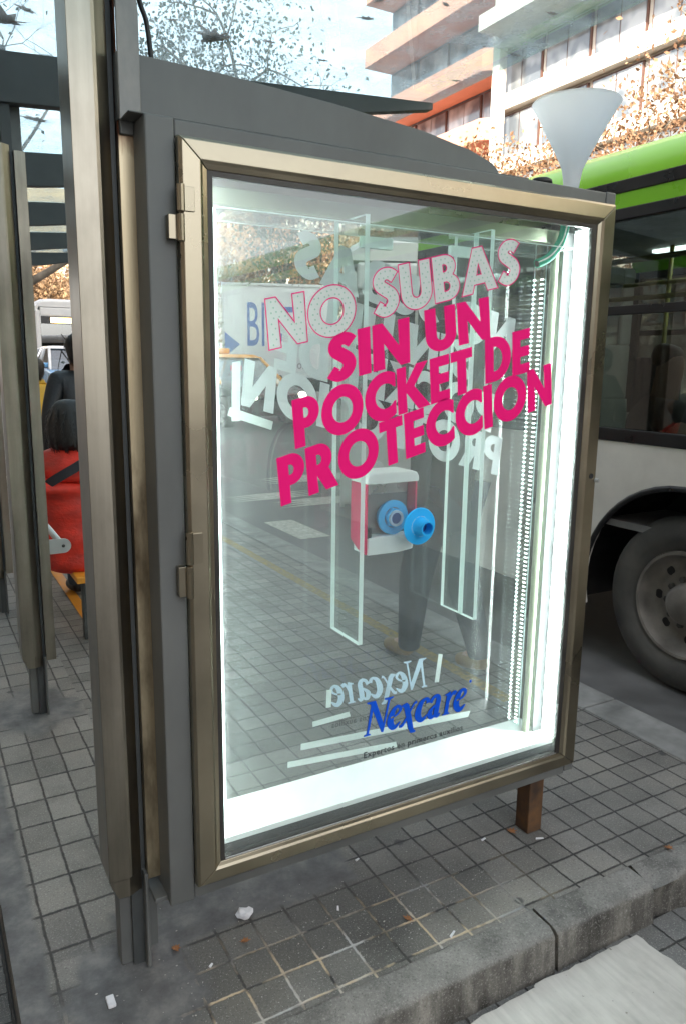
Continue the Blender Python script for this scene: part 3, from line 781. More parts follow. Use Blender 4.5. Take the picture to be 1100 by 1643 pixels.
for i, (vs, fs) in enumerate(LGM):
    put(b, vs, fs, logo_fn, -.0026-.00012*i)
    put(br, vs, fs, logo_fn, .2010+.00002*i, 0, MIR)
    nn = len(LG[i])
    pts = [logo_fn(*p) for p in LG[i]]
    bd.add([(p.x, -.0026-.00012*i, p.y) for p in pts]+[(p.x, -.0004, p.y) for p in pts], [(k, (k+1) % nn, nn+(k+1) % nn, nn+k) for k in range(nn)])
q = logo_fn(3.50, .86); b.lathe([(0, 0), (.0045, 0)], (q.x, -.0028, q.y), (0, -1, 0), 10)
o = b.build('logo_lettering', 'blue_logo', PF); o['label'] = 'raised blue serif logo lettering'
bd.build('logo_edge', 'ink', PF)
o = br.build('logo_lettering', 'paleblue', PB); o['label'] = 'pale back of the mirrored logo lettering'
tv, tf = font_text('Expertos en primeros auxilios', 1.1, .018)
tx0, tx1 = min(p[0] for p in tv), max(p[0] for p in tv)
tag_fn = lambda u, v: Vector((1.064+(u-tx0)/(tx1-tx0)*.360, .5235+(u-tx0)/(tx1-tx0)*.004+v*.0265))
b = MB(); put(b, tv, tf, tag_fn, -.0008); b.build('tagline_lettering', 'ink', PF)
b = MB(); put(b, tv, tf, tag_fn, .2012, 0, MIR); b.build('tagline_lettering', 'ink', PB)
# white tape strips on the rear pane
def strip(b, p, q, hw, y):
    d = (Vector(q)-Vector(p)).normalized(); n = Vector((-d.y, d.x))*hw; p = Vector(p); q = Vector(q)
    c = [p+n, p-n, q-n+d*rng.uniform(-.01, .01), q+n]
    b.quad(*[(k.x, y, k.y) for k in c])
for i, (p, q, hw) in enumerate([((.96, .490), (1.62, .452), .011), ((.915, .442), (1.31, .412), .010), ((1.0, .556), (1.13, .561), .009), ((.762, 1.495), (.766, 1.650), .012), ((.742, 1.522), (.868, 1.480), .012), ((1.468, .60), (1.48, .70), .009), ((1.055, .60), (1.057, .66), .009)]):
    b = MB(); strip(b, p, q, hw, .2004-.0002*i); b.build('tape_strip', 'tape', PB)

# --- inside of the case: board, acrylic, lamps
b = MB(); b.box(.634, 1.848, .022, .197, .369, .386); b.build('white_base_board', 'white_board', DC, .002)
b = MB(); b.box(.63, 1.848, .034, .199, .336, .3675); b.build('dark_gap_fill', 'black', DC)  # black box added to paint the gap under the board dark
def plate(x0, x1, y0, y1, z0, z1, thin):
    b = MB(); v = [(x, y, z) for z in (z0, z1) for y in (y0, y1) for x in (x0, x1)]
    F_ = {'z0': (0, 2, 3, 1), 'z1': (4, 5, 7, 6), 'y0': (0, 1, 5, 4), 'y1': (2, 6, 7, 3), 'x0': (0, 4, 6, 2), 'x1': (1, 3, 7, 5)}
    for k, f in F_.items():
        b.add(v, [f], 0 if k[0] == thin else 1)
    return b.build('acrylic_plate', ['acryl', 'acryl_edge'], DC)
plate(1.056, 1.070, .030, .195, .862, 2.030, 'x')
plate(1.470, 1.484, .030, .100, .872, 2.030, 'x')
plate(1.470, 1.482, .106, .198, .872, 2.030, 'x')
plate(.643, .650, .022, .196, .388, 2.000, 'x')
plate(1.795, 1.800, .145, .197, .388, 2.005, 'x')
plate(.652, 1.793, .024, .196, 2.002, 2.005, 'z')
for (x, z) in ((1.10, 1.992), (1.40, 1.992)):
    plate(x, x+.10, .12, .135, z-.03, z, 'z')
# lamps: a bright tube up the right side, another up the left behind the frame, one along the base behind the board
b = MB(); b.box(1.851, 1.861, .028, .088, .387, 2.068); b.build('light_housing', 'white_plastic', DC, .002)
b = MB(); b.tube([(1.837, .052, .395), (1.837, .052, 2.055)], .0118, 12); b.build('light_tube', 'tube', DC, 0, True)
b = MB(); b.tube([(.612, .062, .39), (.612, .062, 2.05)], .012, 12); 
b.build('light_tube', 'tube', DC, 0, True)
b = MB(); b.box(1.838, 1.861, .100, .138, .374, 2.06); b.tube([(1.795, .108, .387), (1.795, .108, 2.06)], .0125, 12)
b.build('conduit_channel', 'olive', DC, .001)
b = MB(); b.box(1.812, 1.861, .0895, .0925, .387, 2.06); b.build('light_shield', 'black', DC)  # opaque plate added to block the tube's reflection in the rear pane
for (xx, yy, nx_, s) in ((1.7925, .152, 2, .0021), (1.7925, .187, 2, .0017)):  # second strip stands in for the LEDs' reflection in the rear pane
    b = MB()
    for k in range(104):
        z = .40+k*.0148
        for i in range(nx_):
            b.lathe([(0, .001), (s, .0005), (s, 0)], (xx, yy+i*.008, z), (-1, 0, 0), 6)
    b.build('led_and_reflection', 'led', DC)
# top fixture
b = MB(); b.box(.64, 1.82, .12, .19, 2.03, 2.07); b.build('top_channel', 'olive', DC, .002)

# funnel, hose, cap, holder
FN = thing('funnel', 'milky white plastic funnel standing upside on top of the display case', 'funnel', (1.846, .11, 2.178))
FN['label'] = 'milky white plastic funnel stuck into the top of the display case'
b = MB(); b.lathe([(.020, 0), (.027, .055), (.031, .078), (.048, .115), (.118, .246), (.129, .262), (.133, .268), (.131, .270)], (1.846, .11, 2.172), (0, 0, 1), 48)
b.build('cone', 'funnel', FN, 0, True)
b = MB(); b.box(1.972, 1.996, .09, .125, 2.430, 2.438); b.build('handle_tab', 'funnel', FN, .003)
hp = cat([(1.762, .040, 2.075), (1.760, .040, 2.055), (1.748, .040, 2.020), (1.716, .040, 1.982), (1.690, .040, 1.964), (1.658, .040, 1.951)], 6)
HS = thing('hose', 'short green hose with white stripe hanging curved inside the case top', 'hose', (1.762, .04, 2.07))
b = MB(); b.tube(hp, .0135, 14); b.build('tube', 'hose', HS, 0, True)
b = MB(); b.tube([Vector(p)+Vector((-.004, -.0122, .004)) for p in hp], .0022, 6); b.build('stripe', 'white_plastic', HS, 0, True)
d = (Vector(hp[-1])-Vector(hp[-2])).normalized()
b = MB(); b.lathe([(0, 0), (.0095, 0)], Vector(hp[-1])+d*.0006, d, 16); b.build('bore', 'black', HS)
b = MB(); b.lathe([(0, .034), (.024, .032), (.031, .027), (.033, .018), (.030, .016), (.032, 0)], (1.722, .11, 2.178), (0, 0, 1), 28)
tag(b.build('knob_cap', 'black', None, 0, True), 'round black cap on the case top left of the funnel', 'cap')

HD = thing('holder', 'red and white wall holder with a blue nozzle inside the case', 'holder', (1.16, .1, 1.12))
def hbox(x0, x1, y0, y1, z0, z1, nm, mt, bv=.003): 
    b = MB(); b.box(x0, x1, y0, y1, z0, z1); return b.build(nm, mt, HD, bv)
b = MB(); pr = [(1.084, 1.322), (1.084, 1.337), (1.092, 1.349), (1.106, 1.354), (1.236, 1.354), (1.250, 1.349), (1.257, 1.338), (1.257, 1.322)]
b.prism(pr, .040, .135, 'y'); b.build('top_cap', 'white_plastic', HD, .004)
b = MB(); b.prism([(.045, 1.120), (.045, 1.322), (.132, 1.322), (.132, 1.152), (.09, 1.128)], 1.084, 1.090, 'x'); b.build('side_panel', 'red', HD, .002)
hbox(1.250, 1.256, .047, .13, 1.19, 1.3215, 'side_panel', 'red', .001)
b = MB(); b.prism([(1.094, 1.116), (1.094, 1.168), (1.248, 1.168), (1.248, 1.122), (1.2, 1.116)], .048, .13, 'y'); b.build('bottom_cap', 'white_plastic', HD, .004)
hbox(1.0905, 1.2495, .088, .092, 1.168, 1.3215, 'back_plate', 'smoke', .0005)
hbox(1.098, 1.246, .0835, .0865, 1.286, 1.3215, 'mounting_plate', 'alu', .001)
for x in (1.135, 1.215):
    b = MB(); b.lathe([(0, .004), (.005, .003), (.006, 0)], (x, .0835, 1.303), (0, -1, 0), 12); b.build('screw', 'alu', HD, 0, True)
hbox(1.094, 1.106, .05, .065, 1.165, 1.195, 'latch', 'black', .001)
NZ = (1.186, .066, 1.218)
b = MB(); b.lathe([(.040, .055), (.042, .006), (.050, .004), (.0505, -.004), (.049, -.005), (.030, -.005)], NZ, (0, 1, 0), 44); nz = b.build('nozzle', 'cyan', HD, 0, True); nz.modifiers.new('e', 'EDGE_SPLIT').split_angle = R(35)
b = MB(); b.lathe([(.031, -.005), (.031, -.016), (.021, -.017)], NZ, (0, 1, 0), 6); b.build('hex_nut', 'cyan', nz, .0008)
b = MB(); b.lathe([(.0235, -.0165), (.0235, -.022), (.0165, -.022), (.0165, -.018)], NZ, (0, 1, 0), 30); b.build('rim_ring', 'paleblue', nz, 0, True).modifiers.new('e', 'EDGE_SPLIT').split_angle = R(35)
b = MB(); b.lathe([(0, -.0185), (.017, -.0185)], NZ, (0, 1, 0), 30); b.build('bore', 'navy', nz)
def nozzle(c, ax):
    FZ = thing('nozzle', 'round bright blue flanged nozzle stuck to the front pane', 'nozzle', c)
    b = MB(); b.lathe([(0, 0), (.052, 0), (.054, .003), (.052, .006), (.026, .008), (.0225, .014), (.021, .044), (.017, .044), (.016, .012)], c, ax, 40); b.build('flange', 'cyan', FZ, 0, True).modifiers.new('e', 'EDGE_SPLIT').split_angle = R(45)
    b = MB(); b.lathe([(0, .014), (.0165, .014)], c, ax, 30); b.build('bore', 'navy', FZ)
    b = MB()
    for k in range(40):
        a0 = 2*math.pi*k/40; a1 = a0+.13; a = Vector(ax).orthogonal().normalized(); bb = Vector(ax).normalized().cross(a); C_ = Vector(c)+Vector(ax).normalized()*.0072
        if rng.random() < .8: b.tube([C_+(a*math.cos(a0)+bb*math.sin(a0))*.029*rng.uniform(.96, 1.05), C_+(a*math.cos(a1)+bb*math.sin(a1))*.029*rng.uniform(.96, 1.05)], .0008, 5)
    b.build('glue_bead', 'white_plastic', FZ)
nozzle((1.232, -.0005, 1.200), (0, -1, 0))

# ------------------------------------------------------------------ bus shelter
SH = thing('bus_shelter', 'grey steel bus shelter with glass roof and brushed steel posts', 'bus shelter', (.45, .15, 0))
BY = [.15, 1.90, 3.58, 5.25, 6.95, 8.65]
def post(y, first=False):
    o = y-.15
    b = MB()
    top = 2.52 if not first else 2.60
    b.prism([(.352, o+.098), (.404, o+.098), (.412, o+.100), (.441, o+.122), (.441, o+.126), (.360, o+.126), (.360, o+.215), (.352, o+.215)], .30, top)
    # tapered ends of the cladding
    vs = [(.352, o+.098, .30), (.404, o+.098, .30), (.441, o+.122, .30), (.441, o+.126, .30), (.352, o+.126, .30), (.374, o+.098, .248), (.404, o+.098, .246), (.441, o+.122, .242), (.441, o+.126, .242), (.374, o+.126, .248)]
    b.add(vs, [(0, 1, 6, 5), (1, 2, 7, 6), (2, 3, 8, 7), (3, 4, 9, 8), (4, 0, 5, 9), (5, 6, 7, 8, 9)])
    p = b.build('post', 'steel', SH, .0012)
    b = MB(); b.box(.456, .500, o+.112, o+.116, .27, 2.152 if first else 2.5); b.box(.456, .460, o+.116, o+.215, .27, 2.5)
    b.build('cladding_strip', 'brass' if first else 'steel', p, .001)
    b = MB(); b.box(.415, .4545, o+.135, o+.21, .0, 2.9); b.build('post_core', 'dgrey', p)
    b = MB(); b.box(.384, .420, o+.150, o+.205, 0, .30); b.box(.446, .456, o+.105, o+.215, 0, .29); b.build('foot', 'grey', p, .003)
    b = MB(); b.box(.375, .50, o+.185, o+.215, 2.45, 2.9); b.build('post_head', 'grey', p, .003)
    return p
posts = [post(y, i == 0) for i, y in enumerate(BY)]
for i, p in enumerate(posts):
    pass
# recess web and gusset beside the display case, tapered bracket over it
b = MB(); b.box(.5005, .5285, .185, .200, .25, 2.17); b.build('recess_web', 'black', SH)
b = MB(); b.box(.46, .488, .150, .2, .03, .245); b.box(.458, .54, .05, .215, .236, .2485); b.build('gusset', 'grey', SH, .002)
b = MB(); b.prism([(.455, 2.180), (.455, 2.318), (.505, 2.320), (.7, 2.316), (1.0, 2.300), (1.28, 2.276), (1.44, 2.250), (1.520, 2.226), (1.545, 2.208), (1.552, 2.180)], .100, .128, 'y')
b.box(.459, 1.60, .03, .099, 2.1775, 2.1815); b.box(.459, .489, .101, .129, 2.150, 2.1795)
b.build('tapered_bracket', 'grey', SH, .004)
b = MB(); b.prism([(.456, 2.176), (.456, 2.60), (.488, 2.60), (.505, 2.40), (.505, 2.19)], .092, .0995, 'y'); b.build('weld_plate', 'weld', SH, .002)
b = MB(); b.tube(cat([(.508, .15, 2.50), (.528, .15, 2.44), (.541, .15, 2.40), (.549, .145, 2.30)], 6), .006, 8); b.build('cable', 'black', SH, 0, True)
# roof beams and glass
rz_ = lambda x: 2.875+.071*(x-.43)
for i, y in enumerate(BY):
    b = MB()
    b.prism([(-1.1, rz_(-1.1)), (2.56, rz_(2.56)), (2.56, rz_(2.56)-.035), (1.6, rz_(1.6)-.15), (.8, rz_(.8)-.195), (-.5, rz_(-.5)-.19), (-1.1, rz_(-1.1)-.10)], y-.03, y+.03, 'y')
    b.build('roof_beam', 'dgrey' if i else 'grey', SH, .003)
for i in range(len(BY)):
    y0 = BY[i]-1.66 if i == 0 else BY[i-1]+.004
    y1 = BY[i]-.004
    b = MB()
    v = []
    for z in (.002, .010):
        for (x, y) in ((-1.2, y0), (2.575, y0), (2.575, y1), (-1.2, y1)): v.append((x, y, rz_(x)+z))
    b.add(v, [(0, 1, 2, 3), (4, 5, 6, 7), (0, 1, 5, 4), (1, 2, 6, 5), (2, 3, 7, 6), (3, 0, 4, 7)])
    b.build('roof_pane', 'roofglass', SH)
# bench with tube backrest
BN = thing('bench', 'shelter bench with orange seat and a steel tube backrest', 'bench', (.75, 3.3, 0))
b = MB(); b.box(.74, 1.04, 2.62, 4.9, .40, .44); b.build('seat', 'orange', BN, .008)
b = MB(); b.tube([(.565, 1.98, .80), (.565, 4.9, .80)], .016, 12); b.build('backrest_rail', 'alu', BN, 0, True)
def brk(y):
    b = MB(); pl = [(.44, .755), (.44, .825)]+arc(.575, .790, .035, .035, 90, -90, 10)
    b.prism(pl, y, y+.008, 'y'); k = b.build('bracket', 'alu', BN, .001)
    b = MB(); b.lathe([(0, .005), (.007, .004), (.008, 0)], (.575, y, .79), (0, -1, 0), 10); b.build('bolt', 'golddark', k, 0, True)
for y in (1.95, 3.60, 4.88): brk(y)
for y in (2.8, 4.7):
    b = MB(); b.box(.80, .86, y, y+.06, 0, .40); b.build('leg', 'dgrey', BN, .004)
b = MB(); b.quad((.86, 2.9, .004), (.93, 2.9, .004), (.93, 5.9, .004), (.86, 5.9, .004)); struct(b.build('yellow_line', 'orange'))

# dry leaves lying on the roof glass
LEAFP = [(0, -.5), (.04, -.2), (.28, -.30), (.24, -.12), (.52, .02), (.34, .10), (.46, .36), (.22, .28), (.16, .42), (.0, .68), (-.13, .40), (-.24, .30), (-.44, .40), (-.33, .12), (-.55, .0), (-.25, -.10), (-.30, -.30), (-.05, -.2)]
def leaf(name, p, size, rot, mat, curl, up, squeeze=1.0):
    vs = [Vector((0, 0, 0))]+[Vector((x*squeeze, y, 0)) for x, y in LEAFP]
    rr = random.Random(int(abs(p[0]*1000+p[1]*777)))
    m = Matrix.Rotation(rot, 3, 'Z')
    out = []
    for v in vs:
        q = m @ (v*size); q.z = curl*size*(v.x*v.x*2.2+max(0, v.y)*.5*rr.uniform(.5, 1))+up
        out.append(tuple(Vector(p)+q))
    n = len(LEAFP); b = MB(); b.add(out, [(0, i+1, (i+1) % n+1) for i in range(n)])
    o = b.build(name, mat)
    sm = o.modifiers.new('t', 'SOLIDIFY'); sm.thickness = .0008
    return o
RL = [((1.203, 1.472), .16, .3, 'large brown pointed leaf on the glass roof, right of the thick post', 1), ((.427, 1.606), .17, 1.2, 'large orange brown leaf on the glass roof at the far left', 1), ((.487, 1.481), .09, 2.0, 'dark curled leaf on the roof glass above the orange leaf', .4), ((.669, 1.35), .09, .5, 'curled leaf on the roof glass just left of the thick post', .4),
      ((.995, 1.368), .06, .9, 'thin curled leaf on the roof glass beside the cable', .35), ((1.421, 1.437), .075, 1.4, 'narrow leaf flake on the roof glass right of the large brown leaf', .35), ((1.736, 1.551), .06, 1.2, 'tiny leaf on the roof glass above the bracket middle', .4), ((1.634, .918), .06, .2, 'leaf fragment on the roof glass at the top edge, left of the salmon balconies', .5),
      ((1.68, 1.082), .075, 1.1, 'dark leaf flake on the roof glass in front of the left salmon balcony', .45), ((1.891, .861), .045, 1.9, 'smallest leaf fragment high on the roof glass before the salmon balcony corner', .5), ((2.344, .765), .055, 1.3, 'brown leaf flake on the roof glass before the pale parapet', .4), ((2.506, 1.176), .08, 1.5, 'brown leaf on the roof glass near its edge, before the pale column', .4),
      ((2.483, 1.566), .06, 1.0, 'brown leaf on the roof glass edge above the beam tip', .45), ((.713, 2.887), .17, 1.6, 'orange leaf on the second roof pane left of the thick post', .45), ((.82, 2.70), .06, 1.5, 'dark sliver of leaf on the second roof pane next to the thick post', .35), ((.74, 3.05), .05, 1.5, 'tiny leaf on the second roof pane below the orange leaf', .4)]
for (xy, s, ro, lb, sq) in RL:
    o = leaf('dry_leaf', (xy[0], xy[1], rz_(xy[0])+.011), s, ro, 'dry_leaf', .25, .001, sq)
    tag(o, lb, 'leaf', 'dry leaves on the glass roof')

# ------------------------------------------------------------------ litter on the pavement
def crumple(name, p, s, mat, seed, flat=.6):
    rr = random.Random(seed); bm = bmesh.new(); bmesh.ops.create_icosphere(bm, subdivisions=2, radius=s)
    for v in bm.verts:
        v.co *= rr.uniform(.42, 1.3); v.co.z = v.co.z*flat
    zmin = min(v.co.z for v in bm.verts)
    for v in bm.verts: v.co += Vector((p[0], p[1], p[2]-zmin))
    me = bpy.data.meshes.new(name); bm.to_mesh(me); bm.free(); me.materials.append(MT[mat])
    o = bpy.data.objects.new(name, me); COL.objects.link(o); return o
tag(crumple('paper_wad', (.755, .165, 0), .024, 'paper', 3, .5), 'crumpled white paper lying by the case bottom near the post', 'paper')
b = MB(); b.box(.318, .338, .018, .055, 0, .010); tag(b.build('paper_scrap', 'paper', None, .002), 'small white stub on the concrete left of the post foot', 'paper')
GLF = [((1.757, .11), .045, 'dead_leaf', 'red brown crushed leaf in front of the rusty case leg'), ((1.183, -.084), .03, 'dead_leaf', 'small tan leaf on the tiles below the case middle'), ((2.177, -.226), .035, 'dead_leaf', 'orange leaf at the broken kerb on the right'), ((.532, .138), .035, 'dead_leaf', 'rusty brown leaf bits beside the post foot'), ((.714, .069), .03, 'dead_leaf', 'dark brown leaf on the tiles below the crumpled paper')]
for (xy, s, m_, lb) in GLF:
    tag(leaf('dead_leaf', (xy[0], xy[1], 0), s, rng.uniform(0, 6), m_, .6, .004, .7), lb, 'leaf')
# fine grit and paper crumbs scattered over the tiles: uncountable
b = MB(); gr_ = random.Random(5)
for k in range(520):
    x = gr_.gauss(1.05, .42); y = gr_.gauss(-.02, .13)
    if not (.3 < x < 2.3 and -.21 < y < .45): continue
    q = gr_.choice((.0007, .0009, .0011, .0013, .0018)); a = gr_.uniform(0, 3.1); ca_, sa_ = math.cos(a)*q*gr_.uniform(.8, 2.2), math.sin(a)*q
    b.prism([(x+ca_, y+sa_), (x-sa_*.7, y+ca_*.5), (x-ca_, y-sa_), (x+sa_*.8, y-ca_*.4)], .0005, .0005+q)
tag(b.build('grit', 'grit'), 'pale grit and crumbs scattered over the tiles below the case', 'grit', None, 'stuff')
for (xy, a, l, lb) in (((1.263, -.195), .5, .03, 'white and blue sliver of plastic on the tile joint by the kerb'), ((1.19, .235), .3, .016, 'pale blue paper chip under the case bottom'), ((1.02, .06), 1.1, .02, 'thin curled white scrap on the tiles below the case'), ((1.64, .12), .2, .022, 'white scrap left of the rusty leg'), ((1.82, .03), -.4, .03, 'white twig shaped scrap right of the rusty leg'), ((.60, .03), .7, .015, 'pale cyan plastic chip on the cement between post and kerb')):
    d = Vector((math.cos(a), math.sin(a))); n_ = Vector((-d.y, d.x))
    b = MB(); c_ = Vector(xy); P = [c_-d*l*.5-n_*.003, c_+d*l*.5-n_*.002, c_+d*l*.45+n_*.003, c_-d*l*.4+n_*.004]
    b.prism([tuple(p) for p in P], 0.001, .0045); tag(b.build('litter_scrap', 'paper'), lb, 'litter')

# ------------------------------------------------------------------ vehicles
def wheel(parent, c, r, wdt, side=-1, bus=True):
    """axis along local x; side -1 faces -x"""
    b = MB(); ax = (side, 0, 0)
    k = r
    b.lathe([(.60*k, -wdt*.5), (.66*k, -wdt*.5), (.93*k, -wdt*.46), (1.0*k, -wdt*.32), (1.0*k, wdt*.28), (.965*k, wdt*.42), (.90*k, wdt*.49), (.80*k, wdt*.52), (.72*k, wdt*.50), (.66*k, wdt*.44), (.61*k, wdt*.40)], c, ax, 48)
    w_ = b.build('wheel', 'tyre', parent, 0, True, wd=False)
    b = MB(); h = wdt*.40
    b.lathe([(.615*k, h), (.60*k, h+.015), (.57*k, h+.012), (.55*k, h-.03), (.52*k, h-.07), (.46*k, h-.09), (.40*k, h-.085), (.30*k, h-.06), (.25*k, h-.055), (.22*k, h-.0), (.17*k, h+.02), (0, h+.022)], c, ax, 48)
    C_ = Vector(c); X_ = Vector(ax); a = X_.orthogonal().normalized(); bb = X_.cross(a)
    if bus:
        for q in range(8):
            t = 2*math.pi*q/8; b.lathe([(0, 0), (.055*k, .0)], C_+X_*(h-.0835)+(a*math.cos(t)+bb*math.sin(t))*.435*k, X_, 12, 1)
        for q in range(10):
            t = 2*math.pi*q/10+.2; b.lathe([(.040*k, 0), (.036*k, .02), (0, .022)], C_+X_*(h-.060)+(a*math.cos(t)+bb*math.sin(t))*.275*k, X_, 6, 2)
    b.build('rim', ['rim', 'black', 'tyre'], w_, 0, True, wd=False).modifiers.new('e', 'EDGE_SPLIT').split_angle = R(45)
    return w_
def bus(name, label, loc, rz, L, body, roofm, wheels_y, stripes=True, sign=False, group=None, detail=True):
    T = thing(name, label, 'bus', loc, rz, group); T['_o'] = (0, 0, 0)
    B = lambda bb, nm, mt, par=T, bv=0, sm=False: bb.build(nm, mt, par, bv, sm, wd=False)
    W = 2.5; zt = 2.60
    def lowpoly():
        p = [(0.02, .30), (0.02, 1.37), (L, 1.37), (L, .34)]
        for wy in sorted(wheels_y, reverse=True):
            r = .66; a0 = math.degrees(math.asin((.34-.5)/r)); 
            p += [(wy+r*math.cos(R(t)), .5+r*math.sin(R(t))) for t in [a0+(180-2*a0)*i/24 for i in range(25)]]
        return p
    lp = lowpoly()
    b = MB(); b.prism(lp, 0, .05, 'x'); b.prism(lp, W-.05, W, 'x'); b.box(.05, W-.05, 0, .05, .34, 1.05); b.box(.05, W-.05, L-.05, L, .34, 1.5)
    B(b, 'body', body, T, .006)
    # wheel wells and underside
    b = MB(); cuts = [.06]+[q for wy in sorted(wheels_y) for q in (wy-.71, wy+.71)]+[L-.06]
    for q in range(0, len(cuts), 2): b.box(.055, W-.055, cuts[q], cuts[q+1], .36, .40)
    for wy in wheels_y:
        for (x0, x1) in ((.05, .62), (W-.62, W-.05)):
            pts = [(wy+.70*math.cos(R(t)), .5+.70*math.sin(R(t))) for t in range(-10, 191, 10)]
            for i in range(len(pts)-1): b.quad((x0, *pts[i]), (x1, *pts[i]), (x1, *pts[i+1]), (x0, *pts[i+1]))
            xx = x1 if x0 < 1 else x0
            b.add([(xx, p[0], p[1]) for p in pts], [tuple(range(len(pts)))])
    B(b, 'wheel_well', 'black')
    b = MB()
    for wy in wheels_y:
        for x in (-.012, W-.02):
            b = MB()
            pts = [(wy+rr_*math.cos(R(t)), .5+rr_*math.sin(R(t))) for rr_ in (.655,) for t in range(-14, 195, 8)]
            b.tube([(x+.016, p[0], p[1]) for p in pts], .018, 6)
            B(b, 'arch_trim', 'bus_trim', T, 0, True)
    b = MB(); b.box(-.008, .04, .05, L, 1.37, 1.445); b.box(W-.04, W+.008, .05, L, 1.37, 1.445)
    b.box(-.006, .05, .05, L, 2.60, 2.665); b.box(W-.05, W+.006, .05, L, 2.60, 2.665)
    b.box(-.010, .03, .05, L, 2.745, 2.815) if stripes else None
    B(b, 'trim_band', 'bus_trim', T, .006)
    n = max(3, int(round(L/1.55))); ys = [.05+(L-.1)*i/n for i in range(n+1)]
    b = MB()
    for y in ys:
        b.box(.004, .06, y-.045, y+.045, 1.445, 2.60); b.box(W-.06, W-.004, y-.045, y+.045, 1.445, 2.60)
    B(b, 'window_post', 'bus_trim')
    for i in range(n):
        for x in (.012, W-.02):
            b = MB(); b.box(x, x+.006, ys[i]+.045, ys[i+1]-.045, 1.445, 2.60); wdw = B(b, 'window', 'busglass')
            if detail:
                b = MB(); b.box(x-.012, x+.016, ys[i]+.045, ys[i+1]-.045, 2.085, 2.135); B(b, 'sash_bar', 'bus_trim', wdw, .004)
    # roof: cove on both sides
    ro = [(0.0, 2.66), (-.004, 2.745), (-.004, 2.82), (.02, 2.90), (.08, 2.98), (.2, 3.04), (.5, 3.07), (W-.5, 3.07), (W-.2, 3.04), (W-.08, 2.98), (W-.02, 2.90), (W+.004, 2.82), (W, 2.66), (W-.06, 2.66), (W-.10, 2.80), (.10, 2.80), (.06, 2.66)]
    b = MB(); vs = []; nr = len(ro)
    yy = [0.0, .10, .3, L-.3, L-.1, L]; dz = [-.10, -.03, 0, 0, -.03, -.10]
    for y, z_ in zip(yy, dz):
        for p in ro: vs.append((p[0], y, max(2.66, p[1]+(z_ if p[1] > 2.85 else 0))))
    fs = [(j*nr+k, j*nr+(k+1) % nr, (j+1)*nr+(k+1) % nr, (j+1)*nr+k) for j in range(len(yy)-1) for k in range(nr)]
    fs += [tuple(range(nr)), tuple((len(yy)-1)*nr+k for k in range(nr))]
    b.add(vs, fs); o = B(b, 'roof', roofm, T, 0, True); o.modifiers.new('e', 'EDGE_SPLIT').split_angle = R(38)
    b = MB(); b.box(.11, W-.11, .2, L-.2, 2.76, 2.79); B(b, 'ceiling', 'ceiling')
    if detail:
        b = MB(); b.box(W-.55, W-.38, .6, L-.6, 2.735, 2.757); B(b, 'ceiling_lamp', 'bus_lamp')
    b = MB(); b.box(.06, W-.06, .15, L-.1, .86, .9); B(b, 'floor', 'interior')
    # front
    b = MB(); b.box(.0, .14, -.03, .06, 1.05, 2.7); b.box(W-.14, W, -.03, .06, 1.05, 2.7); b.box(.14, W-.14, -.03, .06, 2.52, 2.78); b.box(.0, W, -.05, .05, .34, 1.12)
    fm = B(b, 'front_panel', body, T, .03)
    b = MB(); b.box(.14, W-.14, -.012, -.002, 1.12, 2.52); B(b, 'windscreen', 'carglass')
    b = MB(); b.box(.15, W-.15, -.016, .02, 2.26, 2.515); sg_ = B(b, 'sign_box', 'bus_trim', T, .02)
    if sign:
        b = MB(); b.box(.45, W-.35, -.022, -.017, 2.30, 2.47); B(b, 'destination_sign', 'amber', sg_)
    for x in (.2, W-.5):
        b = MB(); b.lathe([(0, .012), (.07, .01), (.10, 0)], (x+.15, -.05, .72), (0, -1, 0), 20); B(b, 'headlight', 'headlamp' if sign else 'white_plastic', T, 0, True)
    b = MB(); b.tube([(W*.55, -.02, 1.16), (W*.30, -.025, 1.95)], .012, 6); b.tube([(W*.85, -.02, 1.16), (W*.62, -.025, 1.95)], .012, 6); B(b, 'wiper', 'black')
    # rear
    b = MB(); b.box(.0, W, L-.03, L+.03, 1.5, 2.0); b.box(0, .2, L-.03, L+.03, 2.0, 2.7); b.box(W-.2, W, L-.03, L+.03, 2.0, 2.7); b.box(.2, W-.2, L-.03, L+.03, 2.55, 2.7); B(b, 'rear_panel', body, T, .02)
    b = MB(); b.box(.2, W-.2, L-.005, L+.005, 2.0, 2.55); B(b, 'rear_window', 'carglass')
    for wy in wheels_y:
        wheel(T, (.20, wy, .5), .5, .30, -1, detail); wheel(T, (W-.20, wy, .5), .5, .30, 1, detail)
    if detail:
        for y in [1.2+.85*i for i in range(int((L-2)/.85))]:
            for x in (.42, W-.82):
                b = MB(); b.box(x, x+.42, y, y+.42, 1.25, 1.33); b.box(x, x+.42, y+.40, y+.47, 1.30, 1.86); B(b, 'seat', 'seatblue', T, .03)
        for x in (.62, W-.62):
            b = MB(); b.tube([(x, .4, 2.48), (x, L-.4, 2.48)], .018, 8)
            for y in [.9+1.7*i for i in range(int(L/1.7))]: b.tube([(x, y, .9), (x, y, 2.76)], .018, 8)
            B(b, 'handrail', 'handrail', T, 0, True)
        b = MB(); b.tube([(.09, .4, 2.18), (.09, L-.4, 2.18)], .014, 8); B(b, 'handrail', 'handrail', T, 0, True)
    return T
bus('city_bus', 'green and cream city bus passing close on the right', (3.55, -8.55, -.14), 0, 11.95, 'bus_cream', 'bus_green', (9.40, 2.9))
BUS2 = bus('city_bus', 'pale bus seen through the pane, angled behind the green bus', (3.86, 5.15, -.135), R(-30), 9.5, 'bus_white', 'bus_white', (2.6, 7.4), False, False, None, False)
bus('city_bus', 'white bus with amber destination sign, far down the street', (3.72, 25.0, .545), 0, 10, 'bus_white', 'bus_white', (2.6, 7.6), False, True, None, False)

